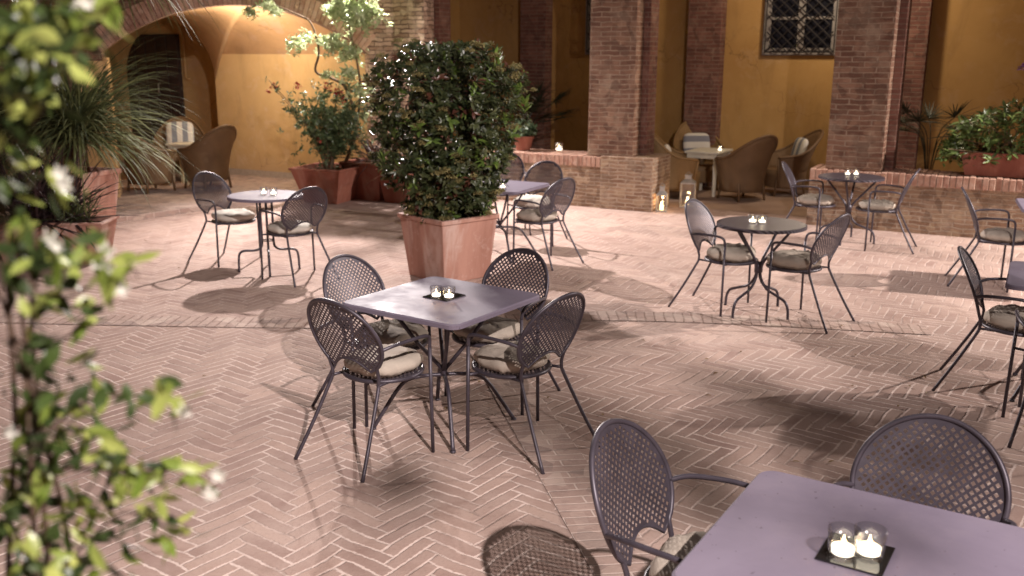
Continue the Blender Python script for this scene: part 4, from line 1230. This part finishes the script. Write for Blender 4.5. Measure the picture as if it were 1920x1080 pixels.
# --- left group: tall pot with drooping strap leaves, trough with dark spiky plants, hanging palm
pl = Vector((-4.86, 10.6, 0))
square_pot(pl, R(-20), .62, .44, .78, 'tall terracotta planter at the left holding the drooping grass tree', M['terracotta'])
spiky('grass_tree', pl + Vector((0, 0, .72)), 1100, 1.6, .023, M['spike'], 'large green drooping strap-leaved plant in the tall left planter', 'plant', 1.0, 1.35, stem=[(0, 0, 0), (.02, 0, .3), (.03, 0, .52)], jitter=.12, Lvar=.6)
spiky('grass_tree', Vector((-6.0, 10.9, .6)), 520, 1.3, .024, M['spike'], 'second drooping strap-leaved plant farther left behind the creeper', 'plant', 1.0, 1.2, stem=[(0, 0, -.6), (.02, 0, .2), (.03, 0, .55)], jitter=.15, Lvar=.6)
hb = empty('evergreen_shrub', (-7.6, 12.2, 0), 0, 'dark evergreen shrub filling the corner beyond the palms at the far left', 'shrub'); Lv = Leaves(); st = MB()
for k in range(7):
    a = k * .9; st.tube(smooth_path([(.1 * cos(a), .1 * sin(a), 0), (.4 * cos(a), .4 * sin(a), 1.2), (.9 * cos(a), .8 * sin(a), 2.6)], 4), [.05 - .004 * i for i in range(9)], 6)
for k in range(1500):
    q = Vector((random.gauss(0, .75), random.gauss(0, .6), random.uniform(.3, 3.6)))
    if noise.noise(q * 1.7) < -.15: continue
    sprig(Lv, q, rnd_dir() + Vector((0, -.4, .3)), 7, .12, .045, .9)
st.build('stems', M['bark'], hb); Lv.build('foliage', M['leaf_dark'], hb)
tl = Vector((-4.62, 9.45, 0))
square_pot(tl, R(2), .46, .38, .42, 'long terracotta trough at the left holding dark purple spikes', M['terracotta'], ln=1.1)
spiky('purple_spiky_plant', tl + Vector((-.1, .0, .38)), 260, 1.0, .034, M['spike_dark'], 'dark purple spiky plant in the left trough', up=1.15, droop=.4, jitter=.32, Lvar=.5)
spiky('low_grass', tl + Vector((.28, -.05, .38)), 110, .5, .016, M['spike'], 'short green grassy tuft at the front of the left trough', up=.9, droop=.9, jitter=.12)
# palm: trunk at the far left, crown above the frame, fronds hanging into view
pm = empty('palm', (-5.15, 11.0, 0), 0, 'tall palm whose long thin leaves hang down from above at the left', 'palm')
tk = MB(); P = smooth_path([(0, 0, 0), (.1, 0, 1.3), (.4, -.2, 2.6), (.75, -.4, 3.35)], 5); tk.tube(P, [.10 - .002 * i for i in range(len(P))], 10); tk.build('trunk', M['bark'], pm, smooth=True)
Lv = Leaves(); cr = Vector((.75, -.4, 3.3))
for k in range(420):
    a = random.uniform(0, 2 * pi); d = Vector((cos(a), sin(a), random.uniform(-.7, .5)))
    Lv.blade(cr + rnd_dir() * .12, d, random.uniform(.9, 1.7), .022, 1.1)
Lv.build('crown', M['spike'], pm)

# --- small pot on the low wall + dark palms inside the arcade
a = arc(-2.12, .3, .71)
pe = empty('flower_pot', a, 0, 'round clay pot standing on the low brick wall', 'pot')
MB().lathe([(.0005, 0), (.10, 0), (.145, .17), (.155, .17), (.155, .20), (.14, .20), (.13, .16), (.0005, .155)], 24).build('pot', M['terracotta_d'], pe, smooth=False)
sp = empty('potted_plant', a + Vector((0, 0, .16)), 0, 'small rounded grey-green plant in the pot on the low wall', 'plant'); Lv = Leaves()
for k in range(110):
    d = rnd_dir(); d.z = abs(d.z); sprig(Lv, d * random.uniform(.08, .22) + Vector((0, 0, .08)), d, 5, .07, .045, .9)
Lv.build('foliage', M['leaf_mid'], sp)
def fan_palm(base, h, n, L, lab, mat, up=.8, fs=24):
    e = empty('fan_palm', base, 0, lab, 'palm'); s = MB(); Lv = Leaves()
    s.lathe([(.0005, 0), (.16, 0), (.20, .36), (.18, .36), (.0005, .33)], 20); s.build('pot', M['terracotta_d'], e)
    st = MB()
    for k in range(n):
        a = 2 * pi * k / n + random.uniform(-.3, .3); el = random.uniform(.3, 1.2) * up
        d = Vector((cos(a) * cos(el), sin(a) * cos(el), sin(el))); tip = d * L * random.uniform(.7, 1) + Vector((0, 0, h))
        st.tube(smooth_path([(0, 0, .3), Vector((0, 0, h)).lerp(tip, .3), tip], 4), .006, 5)
        sd = d.cross(Vector((0, 0, 1))).normalized()
        for m in range(fs):
            b_ = R(-110 + 220 * m / (fs - 1)); dd = d * cos(b_) + sd * sin(b_) + Vector((0, 0, random.uniform(-.05, .1)))
            Lv.blade(tip, dd, .36, .02, .35, 5)
    st.build('stems', mat, e, smooth=True); Lv.build('fronds', mat, e)
pa = arc(-2.75, 1.6, .004); fan_palm(pa, .9, 16, .72, 'dark fan palm in the shade of the left arcade bay', M['palm_dark'])
pa = arc(3.25, 1.3, .004); fan_palm(pa, .95, 11, .62, 'dark fan palm behind the low wall beside the big brick pillar', M['palm_dark'], .7)

# --- trough with rhododendron on the right low wall
tc = arc(4.45, .32, .705)
square_pot(tc, ARC_A, .36, .33, .27, 'long plain red-brown trough standing on the low wall', M['terracotta_d'], ln=1.6)
rh = empty('rhododendron', tc + Vector((0, 0, .22)), ARC_A, 'leafy rhododendron with mauve blossoms in the wall trough', 'shrub')
Lv = Leaves(); Lf = Leaves(); st = MB()
for k in range(430):
    x = random.uniform(-1.0, .9); env = .98 * math.sqrt(max(1 - ((x - .25) / 1.25) ** 2, .02)) * (.75 + .35 * noise.noise(Vector((x * 3, 0, 4))))
    z = random.uniform(-.12 if x < -.75 else 0, 1) * env; y = random.uniform(-.30, .28)
    p = Vector((x, y, z)); ax = (rnd_dir() * .6 + Vector((x * .3, y * 1.2 - .2, .9))).normalized()
    sprig(Lv, p, ax, 9, .105, .030, 1.0, .25)
    if k % 6 == 0: st.tube([(x * .6, y * .3, -.03), p * .6, p], .006, 5)
for (x, z) in ((-.24, .98), (-.03, .96), (.16, 1.0), (.5, .86)):
    for k in range(70): d = rnd_dir(); d.z = abs(d.z); Lf.leaf(Vector((x, -.10, z)) + d * .05, d, (0, 0, 1), .045, .035)
st.build('stems', M['bark'], rh); Lv.build('foliage', M['leaf_rhodo'], rh); Lf.build('blossoms', M['petal_mauve'], rh)

# --- foreground climber (out of focus, about a metre away)
vn = empty('jasmine_vine', (-.75, 1.12, 0), 0, 'blurred climbing jasmine with white flowers close to the camera at the left', 'vine')
vb_ = Vector((-.75, 1.12, 0)); sv = MB(); Lv, Lk, Lf = Leaves(), Leaves(), Leaves()
def vp(px, py, Y=1.1): return at(px, py, Y * .92) - vb_
stems = [[(20, 1500, 1.15), (15, 1100, 1.12), (28, 800, 1.1), (18, 600, 1.1), (6, 420, 1.1), (-10, 200, 1.1)],
         [(110, 1500, 1.18), (92, 1090, 1.1), (70, 830, 1.1), (46, 640, 1.1), (40, 540, 1.1), (25, 380, 1.12)],
         [(60, 1500, 1.1), (70, 1150, 1.05), (60, 930, 1.05), (52, 760, 1.07), (30, 640, 1.1), (-20, 500, 1.1)],
         [(150, 1500, 1.2), (150, 1200, 1.15), (118, 960, 1.12), (78, 800, 1.1), (60, 600, 1.1), (66, 430, 1.1)],
         [(20, 270, 1.2), (85, 200, 1.2), (115, 110, 1.2), (122, 30, 1.2), (100, -60, 1.2)],
         [(70, 830, 1.1), (150, 760, 1.1), (220, 740, 1.1), (290, 745, 1.1), (325, 760, 1.1)],
         [(60, 880, 1.1), (180, 880, 1.1), (270, 885, 1.1), (350, 880, 1.1), (390, 905, 1.1)],
         [(40, 540, 1.1), (120, 560, 1.1), (190, 520, 1.1), (240, 500, 1.1), (260, 520, 1.1)],
         [(30, 640, 1.1), (110, 640, 1.1), (160, 600, 1.1), (180, 560, 1.1)],
         [(92, 1090, 1.1), (170, 1010, 1.1), (240, 960, 1.1), (330, 1000, 1.1)]]
for i, s in enumerate(stems):
    P = smooth_path([vp(*q) for q in s], 5); r0 = (.0038 if i < 4 else .0022)
    sv.tube(P, [r0 * (1 - .5 * k / len(P)) for k in range(len(P))], 6)
clusters = [(70, 60, 60, 50, 70, .25), (150, 60, 50, 40, 40, .3), (40, 160, 50, 50, 46, .25), (40, 500, 50, 60, 40, .15), (60, 700, 60, 60, 44, .12), (110, 800, 50, 50, 36, .15), (50, 900, 50, 60, 46, .15), (100, 1030, 70, 50, 54, .2), (215, 860, 45, 35, 26, .3), (220, 960, 45, 40, 22, .2), (290, 950, 30, 25, 12, .3),
    # px, py, spread x, y, leaves, share of leaves without the shaded colour
    (60, 30, 50, 35, 55, .6), (150, 20, 45, 28, 40, .7), (30, 110, 40, 45, 50, .55), (110, 110, 30, 40, 26, .6), (60, 180, 40, 30, 26, .6), (20, 260, 30, 50, 24, .6),
    (110, 350, 30, 18, 12, .9), (30, 340, 35, 30, 20, .6), (40, 420, 35, 30, 20, .5), (90, 480, 35, 30, 24, .7), (140, 500, 35, 28, 26, .8), (205, 510, 28, 22, 26, .9), (245, 490, 12, 12, 6, 1), (100, 560, 40, 26, 26, .6), (160, 590, 24, 18, 14, .4),
    (60, 640, 40, 30, 18, .4), (130, 690, 30, 30, 14, .3), (180, 720, 26, 22, 12, .5), (300, 725, 18, 18, 22, .95), (325, 765, 12, 12, 8, .8), (240, 740, 16, 14, 8, .4),
    (160, 790, 32, 28, 26, .75), (190, 840, 34, 28, 30, .8), (240, 880, 30, 24, 22, .7), (300, 890, 26, 16, 16, .8), (355, 880, 20, 16, 12, .75), (395, 905, 14, 12, 6, .9), (270, 930, 26, 20, 16, .5), (330, 1000, 24, 24, 16, .8),
    (60, 760, 40, 30, 20, .4), (90, 860, 40, 40, 28, .4), (30, 930, 35, 40, 26, .6), (120, 960, 40, 30, 30, .6), (60, 1040, 45, 30, 34, .6), (180, 1000, 35, 35, 22, .35), (150, 1060, 40, 22, 22, .5), (250, 1050, 25, 25, 8, .3)]
for (cx, cy, sx, sy, n, lt) in clusters:
    for k in range(int(n * .68)):
        p = vp(random.gauss(cx, sx * .62), random.gauss(cy, sy * .62), 1.1 + random.gauss(0, .07))
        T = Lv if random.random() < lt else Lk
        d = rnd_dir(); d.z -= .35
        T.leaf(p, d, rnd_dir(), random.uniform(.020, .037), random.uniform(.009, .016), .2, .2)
for (px, py) in ((115, 325), (120, 345), (150, 15), (165, 5), (95, 445), (185, 490), (205, 505), (115, 520), (200, 470), (345, 770), (410, 890), (395, 925), (20, 810), (110, 460), (75, 1070), (230, 540)):
    p = vp(px, py, 1.08)
    for k in range(5):
        a = 2 * pi * k / 5 + px; d = Vector((cos(a), -.5 + .3 * cos(px), sin(a))); Lf.leaf(p, d, (0, -1, 0), .011, .006)
sv.build('stems', M['vine_bark'], vn, smooth=True); Lv.build('foliage', M['vine_leaf'], vn); Lk.build('shaded_foliage', M['vine_shaded'], vn); Lf.build('blossoms', M['petal'], vn)

# --- tree beside the entrance, behind the camera: its sparse limbs throw the soft mottled shade on the paving
tr2 = empty('courtyard_tree', (4.2, -1.2, 0), 0, 'tree behind the camera whose limbs reach over the near tables', 'tree')
tk = MB(); tk.tube(smooth_path([(0, 0, 0), (-.1, .1, 1.8), (-.5, .5, 3.0), (-1.2, .8, 3.9), (-2.2, 1.1, 4.2)], 5), [.13 - .005 * i for i in range(21)], 8)
tk.tube(smooth_path([(-.5, .5, 3.0), (-1.0, 1.2, 3.8), (-1.7, 1.3, 4.3)], 5), [.05 - .003 * i for i in range(11)], 6)
tk.build('trunk', M['bark'], tr2, smooth=True); Lt = Leaves()
for k in range(230):
    q = Vector((random.gauss(-2.0, .27), random.gauss(.95, .24), random.gauss(4.25, .14)))
    if noise.noise(q * 3.5) < -.05: continue
    sprig(Lt, q, rnd_dir(), 6, .09, .035, 1.0)
Lt.build('crown', M['leaf_olive'], tr2)

# --- a few dry leaves dropped round the planters
Lg = Leaves()
for k in range(90):
    cx, cy, sg = random.choice(((-.6, 8.4, .9), (-2.6, 13.0, .6), (-4.3, 9.6, .7), (.3, 6.3, 1.6), (1.6, 4.6, 1.4)))
    a = random.uniform(0, 6.28); Lg.leaf(Vector((random.gauss(cx, sg), random.gauss(cy, sg * .6), .012)), Vector((cos(a), sin(a), .05)), (0, 0, 1), random.uniform(.025, .05), random.uniform(.012, .022), .3, .15)
o = Lg.build('fallen_leaves', mat_leaf("dry_leaf", (.16, .09, .04), (.30, .20, .08), .7, .1, .2)); tag(o, kind='stuff', label='small dry leaves scattered on the brick paving')
